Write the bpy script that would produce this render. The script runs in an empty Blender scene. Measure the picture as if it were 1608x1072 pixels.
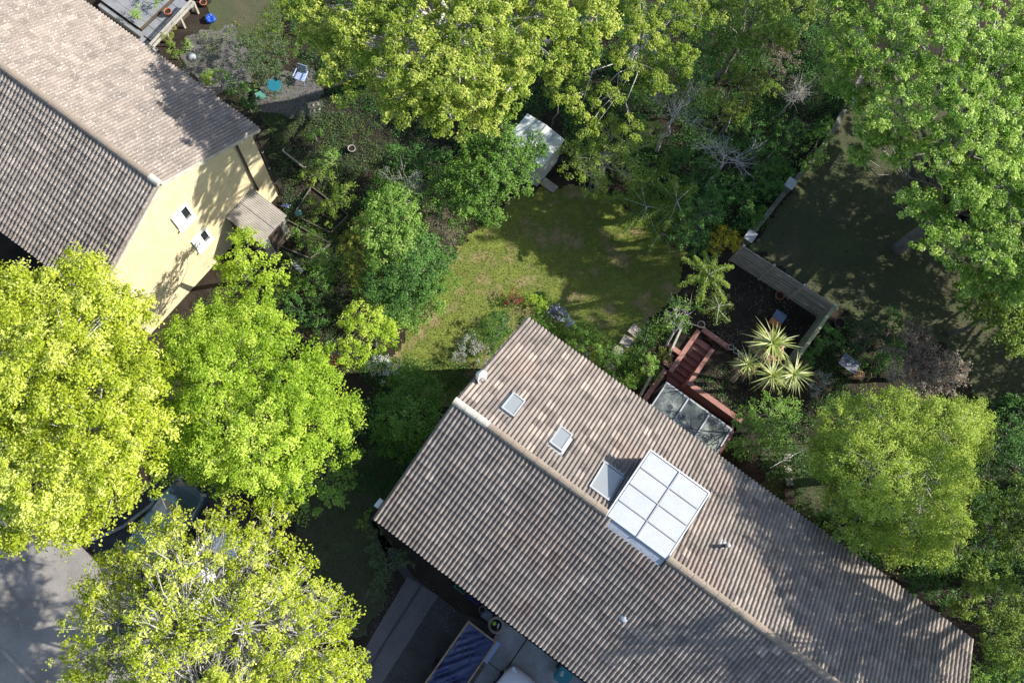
import bpy, math, random
import numpy as np
from mathutils import Matrix, Vector
rnd = random.Random(7)
R_ = np.random.default_rng(11)
sc = bpy.context.scene
COL = sc.collection
pi = math.pi

# ------------------------------------------------------------------ camera
CAM_H = 35.0
ca, sa, cb, sb = math.cos(.2637), math.sin(.2637), math.cos(-.0922), math.sin(-.0922)
RM = np.array([[1,0,0],[0,ca,-sa],[0,sa,ca]]) @ np.array([[cb,0,sb],[0,1,0],[-sb,0,cb]])
FPX, CX, CY = 1293.15, 804.0, 536.0
cam_d = bpy.data.cameras.new('camera'); cam = bpy.data.objects.new('camera', cam_d); COL.objects.link(cam)
m4 = Matrix([list(RM[0])+[0], list(RM[1])+[0], list(RM[2])+[CAM_H], [0,0,0,1]])
cam.matrix_world = m4
cam_d.sensor_width = 36; cam_d.lens = 36*FPX/1608; cam_d.clip_end = 2000; cam_d.clip_start = .5
sc.camera = cam
# ------------------------------------------------------------------ light
ELEV, AZ = 35.5, 2.0
w = bpy.data.worlds.new("World"); sc.world = w; w.use_nodes = True
nt = w.node_tree; bg = nt.nodes['Background']
sky = nt.nodes.new('ShaderNodeTexSky'); sky.sky_type = 'NISHITA'; sky.sun_disc = False
sky.sun_elevation = math.radians(ELEV); sky.sun_rotation = math.radians(90-AZ)
nt.links.new(sky.outputs[0], bg.inputs[0]); bg.inputs[1].default_value = 0.125
sl = bpy.data.lights.new('sun', 'SUN'); sl.energy = 5.0; sl.angle = math.radians(.5); sl.color = (1.0,.95,.87)
so = bpy.data.objects.new('sun', sl); COL.objects.link(so)
sdir = Vector((math.cos(math.radians(ELEV))*math.cos(math.radians(AZ)), math.cos(math.radians(ELEV))*math.sin(math.radians(AZ)), math.sin(math.radians(ELEV))))
so.rotation_euler = sdir.to_track_quat('Z','Y').to_euler(); so.location = (30,0,30)
sc.view_settings.view_transform = 'Standard'; sc.view_settings.look = 'None'
sc.view_settings.gamma = 1; sc.view_settings.use_curve_mapping = False
sc.view_settings.exposure = 0.95

# ------------------------------------------------------------------ frames
S_ = 35/31.
TH = -.6533
U = np.array([math.cos(TH), math.sin(TH)]); V = np.array([U[1], -U[0]])
M0 = np.array([2.9173,7.6112])*S_;  ZE, DD, DZ, LL = 6.351, 8.815, 2.379, 19.058
L0 = np.array([-6.0491,14.5627])*S_; LZE, LDD, LDZ, LLEN = 5.539, 8.826, 2.338, 16.0
def ray(px,py): return RM @ np.array([(px-CX)/FPX, -(py-CY)/FPX, -1.])
def at(px,py,z=0.):
    d = ray(px,py); k = (z-CAM_H)/d[2]; return np.array([d[0]*k, d[1]*k, z])
def W(s,t,z=0.,o=M0):
    q = o+U*s+V*t; return np.array([q[0],q[1],z])
def st_of(x,y,o=M0):
    q = np.array([x,y])-o; return q@U, q@V
def ss(x): x = np.clip(x,0,1); return x*x*(3-2*x)
def G(x,y):                                  # height of the ground: the garden behind the house lies higher
    s = (x-M0[0])*U[0]+(y-M0[1])*U[1]; t = (x-M0[0])*V[0]+(y-M0[1])*V[1]
    return 1.5*ss(s/6.0)*ss(-t/2.6)
def og(px,py,dz=0.):
    z = 0.
    for _ in range(12):
        p = at(px,py,z); z = float(G(p[0],p[1]))+dz
    return at(px,py,z)
def scale_at(z): return FPX/(CAM_H-z)*1.02
def onplane(px,py,o,s_plane):                # hits the upright plane s = s_plane in the frame with origin o
    d = ray(px,py); n = np.array([U[0],U[1],0]); p0 = W(s_plane,0,0,o); c = np.array([0,0,CAM_H])
    k = ((p0-c)@n)/(d@n); return c+d*k

# ------------------------------------------------------------------ materials
def newmat(name):
    m = bpy.data.materials.new(name); m.use_nodes = True; return m, m.node_tree, m.node_tree.nodes['Principled BSDF']
def N(nt, typ, **kw):
    n = nt.nodes.new(typ)
    for k, v in kw.items():
        if k.startswith('i_'): n.inputs[k[2:].replace('_',' ')].default_value = v
        else: setattr(n, k, v)
    return n
def ramp(nt, stops):
    r = nt.nodes.new('ShaderNodeValToRGB'); e = r.color_ramp.elements
    while len(e) < len(stops): e.new(.5)
    for i,(p,c) in enumerate(stops): e[i].position = p; e[i].color = (*c,1)
    return r
def mixc(nt, fac, a, b, mode='MIX'):
    n = nt.nodes.new('ShaderNodeMix'); n.data_type = 'RGBA'; n.blend_type = mode
    for sock, v in ((n.inputs[0],fac),(n.inputs[6],a),(n.inputs[7],b)):
        if isinstance(v,(int,float)): sock.default_value = v
        elif isinstance(v,tuple): sock.default_value = (*v,1)
        else: nt.links.new(v, sock)
    return n.outputs[2]
def geo_pos(nt): return nt.nodes.new('ShaderNodeNewGeometry').outputs['Position']
def noise(nt, scale, detail=4, rough=.6, vec=None):
    n = N(nt,'ShaderNodeTexNoise'); n.inputs['Scale'].default_value = scale; n.inputs['Detail'].default_value = detail; n.inputs['Roughness'].default_value = rough
    nt.links.new(vec if vec is not None else geo_pos(nt), n.inputs['Vector']); return n.outputs['Fac']
def mat(name, col, rough=.7, var=.25, scale=3., bump=.15, bscale=30., col2=None, metal=0., spec=.4, stops=None):
    m, nt, b = newmat(name)
    c2 = col2 or tuple(min(1,c*(1-var)) for c in col); c1 = tuple(min(1,c*(1+var*.6)) for c in col)
    r = ramp(nt, stops or [(.3,c2),(.7,c1)]); nt.links.new(noise(nt,scale,6), r.inputs[0])
    f = noise(nt, bscale, 3)
    r2 = ramp(nt, [(.25,(.72,.72,.72)),(.75,(1.2,1.2,1.2))]); nt.links.new(f, r2.inputs[0])
    nt.links.new(mixc(nt, min(1,var*2.5), r.outputs[0], r2.outputs[0], 'MULTIPLY'), b.inputs['Base Color'])
    b.inputs['Roughness'].default_value = rough; b.inputs['Metallic'].default_value = metal
    b.inputs['Specular IOR Level'].default_value = spec
    if bump:
        bp = N(nt,'ShaderNodeBump'); bp.inputs['Strength'].default_value = bump; bp.inputs['Distance'].default_value = .03
        nt.links.new(f, bp.inputs['Height']); nt.links.new(bp.outputs[0], b.inputs['Normal'])
    return m
def leafmat(name, c0, c1, c2, trans=.4, gloss=.05):
    gloss *= .32
    m = bpy.data.materials.new(name); m.use_nodes = True; nt = m.node_tree; nt.nodes.clear()
    at_ = N(nt,'ShaderNodeAttribute'); at_.attribute_name = 'tint'
    r = ramp(nt, [(0.,c0),(.5,c1),(1.,c2)]); nt.links.new(at_.outputs['Fac'], r.inputs[0])
    tc = mixc(nt, 1., r.outputs[0], (1.0,1.10,.55), 'MULTIPLY')
    d = N(nt,'ShaderNodeBsdfDiffuse'); t = N(nt,'ShaderNodeBsdfTranslucent'); g = N(nt,'ShaderNodeBsdfGlossy'); g.inputs['Roughness'].default_value = .42
    nt.links.new(r.outputs[0], d.inputs[0]); nt.links.new(tc, t.inputs[0]); g.inputs[0].default_value = (.9,.9,.9,1)
    a = N(nt,'ShaderNodeMixShader'); a.inputs[0].default_value = trans; nt.links.new(d.outputs[0],a.inputs[1]); nt.links.new(t.outputs[0],a.inputs[2])
    b = N(nt,'ShaderNodeMixShader'); b.inputs[0].default_value = gloss; nt.links.new(a.outputs[0],b.inputs[1]); nt.links.new(g.outputs[0],b.inputs[2])
    o = N(nt,'ShaderNodeOutputMaterial'); nt.links.new(b.outputs[0], o.inputs[0]); return m
def tilemat(name, cA, cB, cC, red=0., lich=.5):
    m, nt, b = newmat(name)
    a = N(nt,'ShaderNodeAttribute'); a.attribute_name = 'tint'
    r = ramp(nt, [(0.,cA),(.45,cB),(.85,cC),(1.,tuple(x*1.25 for x in cC))]); nt.links.new(a.outputs['Fac'], r.inputs[0])
    big = ramp(nt, [(.35,(.90,.90,.90)),(.65,(1.08,1.06,1.04))]); nt.links.new(noise(nt,.55,5), big.inputs[0])
    c = mixc(nt, 1., r.outputs[0], big.outputs[0], 'MULTIPLY')
    fine = ramp(nt, [(.3,(.66,.66,.66)),(.7,(1.25,1.25,1.25))]); nt.links.new(noise(nt,26.,4,.7), fine.inputs[0])
    c = mixc(nt, .75, c, fine.outputs[0], 'MULTIPLY')
    if red:
        rr = ramp(nt, [(.56,(0,0,0)),(.66,(1,1,1))]); nt.links.new(noise(nt,.33,2), rr.inputs[0])
        mm = N(nt,'ShaderNodeMath', operation='MULTIPLY'); nt.links.new(rr.outputs[0], mm.inputs[0]); mm.inputs[1].default_value = red
        c = mixc(nt, mm.outputs[0], c, (.30,.13,.09))
    # pale lichen spots and darker moss
    s1 = ramp(nt, [(.68-.03*lich,(0,0,0)),(.74-.03*lich,(1,1,1))]); nt.links.new(noise(nt,13.,3,.75), s1.inputs[0])
    c = mixc(nt, s1.outputs[0], c, (.62,.60,.54))
    s2 = ramp(nt, [(.60,(0,0,0)),(.74,(1,1,1))]); nt.links.new(noise(nt,2.3,6,.7), s2.inputs[0])
    mm2 = N(nt,'ShaderNodeMath', operation='MULTIPLY'); nt.links.new(s2.outputs[0], mm2.inputs[0]); mm2.inputs[1].default_value = .22
    c = mixc(nt, mm2.outputs[0], c, (.15,.14,.115))
    nt.links.new(c, b.inputs['Base Color']); b.inputs['Roughness'].default_value = .85; b.inputs['Specular IOR Level'].default_value = .25
    bp = N(nt,'ShaderNodeBump'); bp.inputs['Strength'].default_value = .35; bp.inputs['Distance'].default_value = .02
    nt.links.new(noise(nt,40.,3), bp.inputs['Height']); nt.links.new(bp.outputs[0], b.inputs['Normal'])
    return m
def brickmat(name, c1, c2, mort):
    m, nt, b = newmat(name)
    uv = N(nt,'ShaderNodeUVMap'); br = N(nt,'ShaderNodeTexBrick'); nt.links.new(uv.outputs[0], br.inputs['Vector'])
    br.inputs['Color1'].default_value = (*c1,1); br.inputs['Color2'].default_value = (*c2,1); br.inputs['Mortar'].default_value = (*mort,1)
    br.inputs['Scale'].default_value = 1.; br.inputs['Brick Width'].default_value = .225; br.inputs['Row Height'].default_value = .075
    br.inputs['Mortar Size'].default_value = .008; br.inputs['Bias'].default_value = 0.
    sp = ramp(nt, [(.3,(.8,.8,.78)),(.7,(1.1,1.1,1.1))]); nt.links.new(noise(nt,1.6,6,.7), sp.inputs[0])
    nt.links.new(mixc(nt,.7,br.outputs['Color'],sp.outputs[0],'MULTIPLY'), b.inputs['Base Color'])
    b.inputs['Roughness'].default_value = .9; b.inputs['Specular IOR Level'].default_value = .2
    bp = N(nt,'ShaderNodeBump', invert=True); bp.inputs['Strength'].default_value = .5; bp.inputs['Distance'].default_value = .01
    nt.links.new(br.outputs['Fac'], bp.inputs['Height']); nt.links.new(bp.outputs[0], b.inputs['Normal'])
    return m
def glassmat(name, col, rough=.08):
    m, nt, b = newmat(name); b.inputs['Base Color'].default_value = (*col,1); b.inputs['Roughness'].default_value = rough
    b.inputs['Specular IOR Level'].default_value = .8; b.inputs['Coat Weight'].default_value = .5; return m

MT = dict(
 tile=tilemat('tile_main', (.165,.143,.126),(.238,.205,.178),(.315,.268,.230), .12, 1.0),
 tile2=tilemat('tile_left', (.18,.155,.135),(.24,.205,.178),(.30,.258,.222), .0, 2.6),
 ridge=mat('ridge_mortar', (.18,.15,.12), .9, .35, 2.2, .4, 18., col2=(.25,.2,.15)),
 lichen=mat('ridge_lichen', (.50,.46,.38), .95, .25, 4., .5, 22.),
 cream=brickmat('cream_brick', (.70,.60,.37),(.58,.48,.27),(.50,.45,.34)),
 brick=brickmat('brown_brick', (.30,.17,.12),(.25,.15,.11),(.30,.28,.25)),
 white=mat('white_paint', (.78,.78,.76), .5, .08, 2., .05),
 oldwood=mat('old_grey_board', (.14,.125,.10), .9, .35, 2.5, .4, 26.),
 oldconc=mat('mossy_concrete', (.15,.145,.12), .95, .4, 1.6, .5, 16., col2=(.07,.085,.05)),
 black=mat('black_plastic', (.02,.02,.022), .45, .2, 4., 0.),
 lead=mat('lead_flashing', (.30,.33,.37), .55, .2, 4., .2, 14.),
 grp=mat('pale_roof_sheet', (.40,.42,.425), .45, .10, .9, .08, 9.),
 seam=mat('grey_seam', (.30,.32,.35), .5, .15, 3., 0.),
 cheek=mat('cheek_slate', (.16,.17,.20), .7, .3, 5., .3, 20.),
 greyframe=mat('grey_window_frame', (.33,.34,.345), .45, .1, 3., 0.),
 pane=glassmat('roof_window_glass', (.20,.215,.215), .16),  # grey in the base colour stands in for reflected sky
 dglass=glassmat('dark_glass', (.03,.035,.04), .05),
 asphalt=mat('dark_asphalt', (.060,.058,.056), .95, .35, .9, .5, 34., spec=.2),
 road=mat('road_asphalt', (.25,.23,.21), .95, .36, .6, .45, 30., spec=.2),
 strip=mat('path_asphalt', (.115,.112,.115), .95, .2, 1.2, .4, 30., spec=.2),
 conc=mat('patio_concrete', (.33,.33,.33), .9, .3, 1.3, .3, 22.),
 soil=mat('soil', (.036,.029,.022), 1., .45, 1.1, .9, 14., spec=.1),
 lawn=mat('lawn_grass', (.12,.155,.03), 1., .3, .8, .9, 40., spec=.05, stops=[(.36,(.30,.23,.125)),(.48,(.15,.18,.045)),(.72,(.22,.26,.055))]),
 lawn2=mat('shaded_lawn', (.055,.07,.03), 1., .3, .5, .9, 40., spec=.05, stops=[(.3,(.10,.088,.058)),(.5,(.070,.078,.042)),(.7,(.085,.10,.048))]),  # darker copy of the lawn, its shade is put into the colour
 gravel=mat('gravel', (.13,.12,.115), 1., .5, 22., 1., 30.),
 terra=mat('terracotta_paint', (.32,.155,.125), .8, .22, 2., .25, 20.),
 terrapot=mat('terracotta_pot', (.36,.13,.07), .8, .2, 6., .1),
 slab=mat('paving_slab', (.33,.29,.25), .9, .25, 3., .3, 25.),
 wood=mat('weathered_board', (.36,.34,.29), .85, .3, 2.5, .4, 26.),
 woodg=mat('mossy_rail', (.25,.26,.16), .85, .3, 3., .4, 26.),
 deckw=mat('grey_deck_board', (.20,.21,.23), .8, .25, 2.5, .3, 24.),
 darkwood=mat('dark_board', (.08,.06,.045), .85, .3, 2.5, .3, 24.),
 shed=mat('pale_shed_sheet', (.50,.53,.50), .6, .15, 2., .1, 12.),
 corr=mat('corrugated_sheet', (.30,.27,.235), .7, .25, 1.8, .1, 14.),
 tarp=mat('navy_tarpaulin', (.014,.025,.10), .38, .3, 2.5, .2, 9., spec=.6),
 board=mat('pale_blue_board', (.30,.40,.62), .6, .08, 2., 0.),
 tealbin=mat('teal_bin_plastic', (.03,.20,.24), .5, .15, 3., .05),
 teal=mat('teal_paint', (.015,.14,.19), .5, .15, 5., 0.),
 green=mat('sage_green_paint', (.09,.24,.19), .5, .15, 5., 0.),
 pblue=mat('powder_blue_paint', (.33,.42,.62), .5, .1, 5., 0.),
 blue=mat('bright_blue_plastic', (.02,.09,.50), .4, .15, 5., .1),
 carteal=mat('slate_car_paint', (.025,.05,.062), .28, .05, 3., 0., spec=.7),
 carwhite=mat('white_car_paint', (.75,.77,.80), .3, .03, 3., 0., spec=.7),
 red=mat('red_lamp_plastic', (.5,.02,.01), .3, .05, 3., 0.),
 rubber=mat('rubber', (.018,.018,.018), .8, .1, 3., 0.),
 chrome=mat('alloy', (.5,.5,.5), .3, .05, 3., 0., metal=.8),
 orange=mat('rusty_orange_board', (.42,.16,.05), .8, .2, 4., .1),
 slate=mat('blue_grey_top', (.10,.14,.20), .6, .15, 4., .1),
 pine=mat('pine_wood', (.42,.24,.11), .7, .2, 5., .2),
 straw=mat('dead_palm_leaf', (.36,.25,.14), .9, .3, 6., 0.),
 bark=mat('grey_bark', (.16,.145,.125), .95, .35, 4., .6, 18.),
 barkp=mat('pale_twig_bark', (.44,.42,.39), .9, .25, 6., .2, 20.),
 pink=mat('pink_plastic', (.6,.10,.20), .4, .05, 4., 0.),
 limeball=mat('lime_ball', (.30,.60,.05), .5, .1, 4., 0.),
 canopy=mat('dirty_dappled_canopy_sheet', (.10,.12,.115), .22, .30, .8, .05, 10., stops=[(.40,(.035,.042,.042)),(.5,(.09,.105,.10)),(.62,(.26,.28,.25))]),  # dirty sheet; its paler patches are patches of light put into the colour
 hose=mat('pale_hose', (.45,.45,.38), .5, .05, 4., 0.),
 purple=mat('purple_plastic', (.05,.04,.25), .4, .1, 4., 0.),
)
LM = dict(
 yellow=leafmat('leaf_yellow', (.24,.31,.015),(.46,.52,.035),(.68,.70,.19), .42),
 lime=leafmat('leaf_lime', (.17,.29,.018),(.34,.48,.03),(.58,.68,.11), .42),
 spring=leafmat('leaf_spring', (0.084,0.186,0.030),(0.180,0.324,0.048),(0.372,0.516,0.132), .40),
 maple=leafmat('leaf_maple', (0.110,0.187,0.020),(0.264,0.352,0.039),(0.550,0.583,0.132), .40),
 mid=leafmat('leaf_mid', (0.088,0.150,0.025),(0.175,0.263,0.037),(0.338,0.425,0.088), .38, .04),
 syc=leafmat('leaf_sycamore', (.09,.19,.022),(.22,.37,.04),(.52,.64,.16), .40, .07),
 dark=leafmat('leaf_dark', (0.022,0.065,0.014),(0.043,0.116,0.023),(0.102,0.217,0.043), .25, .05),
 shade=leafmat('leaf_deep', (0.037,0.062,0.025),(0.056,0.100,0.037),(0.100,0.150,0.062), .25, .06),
 birch=leafmat('leaf_birch', (.20,.28,.035),(.33,.43,.055),(.52,.60,.14), .40, .05),
 olive=leafmat('leaf_olive', (0.125,0.150,0.025),(0.213,0.237,0.037),(0.300,0.325,0.062), .35),
 purple=leafmat('leaf_copper', (0.126,0.084,0.070),(0.238,0.182,0.140),(0.420,0.364,0.280), .3, .08),
 brown=leafmat('leaf_brown', (.09,.07,.05),(.16,.13,.09),(.24,.20,.15), .2),
 grey=leafmat('leaf_grey', (.12,.13,.10),(.22,.23,.19),(.35,.36,.31), .2),
 gold=leafmat('leaf_gold', (.22,.20,.01),(.36,.31,.015),(.46,.40,.03), .35),
 red=leafmat('leaf_red', (.10,.025,.02),(.20,.05,.03),(.32,.13,.08), .3),
 palm=leafmat('leaf_palm', (.20,.27,.05),(.38,.43,.13),(.58,.60,.32), .3, .1),
 flower=leafmat('petal_pale', (.40,.42,.40),(.60,.62,.58),(.75,.76,.72), .2),
 bluefl=leafmat('petal_blue', (.14,.16,.26),(.25,.28,.40),(.40,.43,.52), .2),
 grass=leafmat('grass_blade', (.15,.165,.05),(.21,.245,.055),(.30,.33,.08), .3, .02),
 grass2=leafmat('grass_blade_shaded', (.06,.068,.034),(.08,.09,.044),(.10,.115,.05), .3, .02),  # grass blades with the lawn's shade painted into their tones
)

# ------------------------------------------------------------------ mesh helpers
class MB:
    def __init__(s): s.v=[]; s.f=[]; s.uv=None
    def add(s, vs, fs):
        o=len(s.v); s.v += [tuple(map(float,p)) for p in vs]; s.f += [tuple(i+o for i in f) for f in fs]; return s
    def obox(s, c, ax, h):                   # oriented box: centre, three axes, half sizes
        c=np.array(c,float); ax=[np.array(a,float) for a in ax]
        vs=[c+ax[0]*h[0]*i+ax[1]*h[1]*j+ax[2]*h[2]*k for k in(-1,1) for j in(-1,1) for i in(-1,1)]
        return s.add(vs,[(0,2,3,1),(4,5,7,6),(0,1,5,4),(2,6,7,3),(0,4,6,2),(1,3,7,5)])
    def fbox(s, s0,s1,t0,t1,z0,z1,o=M0):     # box in a house frame
        c=W((s0+s1)/2,(t0+t1)/2,(z0+z1)/2,o)
        return s.obox(c,[(U[0],U[1],0),(V[0],V[1],0),(0,0,1)],(abs(s1-s0)/2,abs(t1-t0)/2,abs(z1-z0)/2))
    def prism(s, poly, z0, z1):              # vertical prism; poly = list of (x,y)
        n=len(poly); vs=[(p[0],p[1],z0) for p in poly]+[(p[0],p[1],z1) for p in poly]
        return s.add(vs,[tuple(range(n))[::-1],tuple(range(n,2*n))]+[(i,(i+1)%n,n+(i+1)%n,n+i) for i in range(n)])
    def tube(s, pts, rad, n=6, cap=True):
        pts=[np.array(p,float) for p in pts]
        if isinstance(rad,(int,float)): rad=[rad]*len(pts)
        vs=[]; fs=[]
        for i,p in enumerate(pts):
            d=pts[min(i+1,len(pts)-1)]-pts[max(i-1,0)]; d/= (np.linalg.norm(d)+1e-9)
            a=np.cross(d,(0,0,1.) if abs(d[2])<.9 else (1.,0,0)); a/=np.linalg.norm(a)+1e-9; b=np.cross(d,a)
            for k in range(n): vs.append(p+rad[i]*(a*math.cos(2*pi*k/n)+b*math.sin(2*pi*k/n)))
        for i in range(len(pts)-1):
            for k in range(n): fs.append((i*n+k,i*n+(k+1)%n,(i+1)*n+(k+1)%n,(i+1)*n+k))
        if cap: fs += [tuple(range(n))[::-1], tuple(range((len(pts)-1)*n,len(pts)*n))]
        return s.add(vs,fs)
    def lathe(s, c, prof, n=20):             # prof: list of (r,z)
        vs=[];fs=[]
        for r,z in prof:
            for k in range(n): vs.append((c[0]+r*math.cos(2*pi*k/n),c[1]+r*math.sin(2*pi*k/n),c[2]+z))
        for i in range(len(prof)-1):
            for k in range(n): fs.append((i*n+k,i*n+(k+1)%n,(i+1)*n+(k+1)%n,(i+1)*n+k))
        return s.add(vs,fs)
    def build(s, name, m, parent=None, smooth=False, label=None):
        me=bpy.data.meshes.new(name); off=np.array(parent_origin(parent)) if parent else np.zeros(3)
        me.from_pydata([tuple(np.array(p)-off) for p in s.v],[],s.f); me.materials.append(m)
        if smooth: me.polygons.foreach_set('use_smooth',[True]*len(me.polygons))
        if s.uv:
            l=me.uv_layers.new(name='UVMap')
            for lp in me.loops: l.data[lp.index].uv = s.uv[lp.vertex_index]
        o=bpy.data.objects.new(name,me); COL.objects.link(o)
        if parent: o.parent=parent
        if label: o['label']=label
        return o
def parent_origin(p):
    o=np.zeros(3)
    while p is not None: o+=np.array(p.location); p=p.parent
    return o
def tag(o,label=None,cat=None,group=None,kind=None):
    for k,v in (('label',label),('category',cat),('group',group),('kind',kind)):
        if v: o[k]=v
    return o
def thing(name,label,cat,loc,group=None):
    o=bpy.data.objects.new(name,None); o.empty_display_size=.2; COL.objects.link(o); o.location=tuple(map(float,loc)); return tag(o,label,cat,group)
def quadmesh(name, verts, quads, m, tint=None, parent=None, smooth=False):
    me=bpy.data.meshes.new(name); nv=len(verts); nq=len(quads)
    if parent is not None: verts = verts-parent_origin(parent)
    me.vertices.add(nv); me.vertices.foreach_set('co', verts.astype(np.float32).ravel())
    k=quads.shape[1]
    me.loops.add(nq*k); me.loops.foreach_set('vertex_index', quads.astype(np.int32).ravel())
    me.polygons.add(nq); me.polygons.foreach_set('loop_start', np.arange(0,nq*k,k,dtype=np.int32)); me.polygons.foreach_set('loop_total', np.full(nq,k,dtype=np.int32))
    me.polygons.foreach_set('use_smooth', np.full(nq,bool(smooth)))
    me.update(calc_edges=True)
    if tint is not None:
        a=me.attributes.new('tint','FLOAT','FACE'); a.data.foreach_set('value', tint.astype(np.float32))
    me.materials.append(m)
    o=bpy.data.objects.new(name,me); COL.objects.link(o)
    if parent is not None: o.parent=parent
    return o

# ------------------------------------------------------------------ foliage
def leaf_quads(P, Nn, size, rng, wid=.62, droop=.15):
    n=len(P); Nn=Nn/np.linalg.norm(Nn,axis=1,keepdims=True)
    r=rng.normal(size=(n,3)); T=np.cross(Nn,r); T/=np.linalg.norm(T,axis=1,keepdims=True)+1e-9; B=np.cross(Nn,T)
    s=(size*np.exp(rng.normal(0,.22,n)))[:,None]
    v=np.empty((n,4,3)); v[:,0]=P-T*s*.5; v[:,1]=P+B*s*wid*.5+Nn*s*.08; v[:,2]=P+T*s*.5-Nn*s*droop; v[:,3]=P-B*s*wid*.5+Nn*s*.08
    return v.reshape(-1,3), np.arange(n*4).reshape(-1,4)
def unit(a): return a/(np.linalg.norm(a,axis=-1,keepdims=True)+1e-9)
def lump(d, seed, amp):                       # smooth lumpy radius over directions
    r=np.random.default_rng(seed); o=np.zeros(len(d))
    for f,a in ((2.2,1),(4.3,.6),(8.,.35)):
        k=r.normal(size=(3,3))*f; ph=r.uniform(0,6.28,3)
        o+= a*np.sin(d@k.T+ph).mean(axis=1)
    return 1+amp*o
def lobes_of(spec):
    out=[]
    for q in spec:
        px,py,z,rp=q[:4]; hz=q[4] if len(q)>4 else .62
        c=at(px,py,z); r=rp/scale_at(z); out.append((c,r,r*hz))
    return out
def foliage(spec, lm, dens=7., cr=.22, lp=34, leaf=.10, tilt=.7, lumps=.22, fill=.35, name='crown', parent=None, seed=1, tshift=0., low=-.35, flat=.5, scat=.40, tsig=.17):
    """clumps of leaf faces over lumpy lobes; returns clump centres"""
    rng=np.random.default_rng(seed); L=lobes_of(spec); C=[];D=[];T=[]
    for i,(c,r,rz) in enumerate(L):
        area=2*pi*r*r*(.6+.4*rz/r)*1.3; n=max(6,int(area*dens))
        d=unit(rng.normal(size=(n*3,3))); d=d[d[:,2]>low][:n]
        rad=lump(d,seed*31+i,lumps)*(1-np.abs(rng.normal(0,.13,len(d))))
        k=rng.random(len(d))<fill; rad[k]*=rng.uniform(.35,.9,k.sum())
        p=c+d*rad[:,None]*np.array([r,r,rz])
        keep=np.ones(len(p),bool)
        for j,(c2,r2,rz2) in enumerate(L):
            if j==i: continue
            q=np.linalg.norm((p-c2)/np.array([r2,r2,rz2]),axis=1); keep&=~((q<.72)&(rng.random(len(p))<.75))
        g=G(p[:,0],p[:,1])+.04; keep&=p[:,2]>g
        C.append(p[keep]);D.append(d[keep]);T.append(rng.normal(.5,tsig,keep.sum())+.10*rng.normal())
    C=np.concatenate(C);D=np.concatenate(D);T=np.concatenate(T)
    nl=rng.poisson(lp,len(C)).clip(3); idx=np.repeat(np.arange(len(C)),nl); n=len(idx)
    crs=(cr*np.exp(rng.normal(0,.25,len(C))))[idx]
    off=unit(rng.normal(size=(n,3)))*(rng.random((n,1))**.45); off[:,2]*=flat
    axis=unit(D*np.array([1,1,.3])+rng.normal(0,.3,D.shape))[idx]
    P=C[idx]+off*crs[:,None]+axis*(rng.normal(0,scat,n)*crs)[:,None]
    Nn=np.array([0,0,1.1])+D[idx]*.3+off*.85+rng.normal(0,tilt*.42,(n,3))
    v,q=leaf_quads(P,Nn,leaf,rng)
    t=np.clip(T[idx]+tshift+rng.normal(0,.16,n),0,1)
    o=quadmesh(name,v,q,lm,t,parent)
    return C,L,o
def wobble(a,b,n,amp,rng):
    a=np.array(a,float);b=np.array(b,float);L=np.linalg.norm(b-a);pts=[]
    for i in range(n+1):
        k=i/n; p=a+(b-a)*k
        if 0<i<n: p=p+rng.normal(0,amp*L,3)*math.sin(pi*k)
        pts.append(p)
    return pts
def twig_mesh(segs, m, parent, name='twigs'):
    """segs: list of (points, r0, r1); three-sided tapered tubes joined into one part"""
    V_=[];Q=[];o=0
    for pts,r0,r1 in segs:
        pts=np.array(pts); n=len(pts); d=unit(np.gradient(pts,axis=0)); a=unit(np.cross(d,np.array([.13,.21,.97]))); b=np.cross(d,a)
        rr=np.linspace(r0,r1,n)[:,None]
        ring=np.stack([pts+rr*(a*math.cos(x)+b*math.sin(x)) for x in (0,2.094,4.189)],axis=1)
        V_.append(ring.reshape(-1,3))
        i=np.arange(n-1)[:,None]*3+o
        for k in range(3): Q.append(np.concatenate([i+k,i+(k+1)%3,i+3+(k+1)%3,i+3+k],axis=1))
        o+=n*3
    return tag(quadmesh(name,np.concatenate(V_),np.concatenate(Q),m,None,parent,True),kind='stuff')
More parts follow.
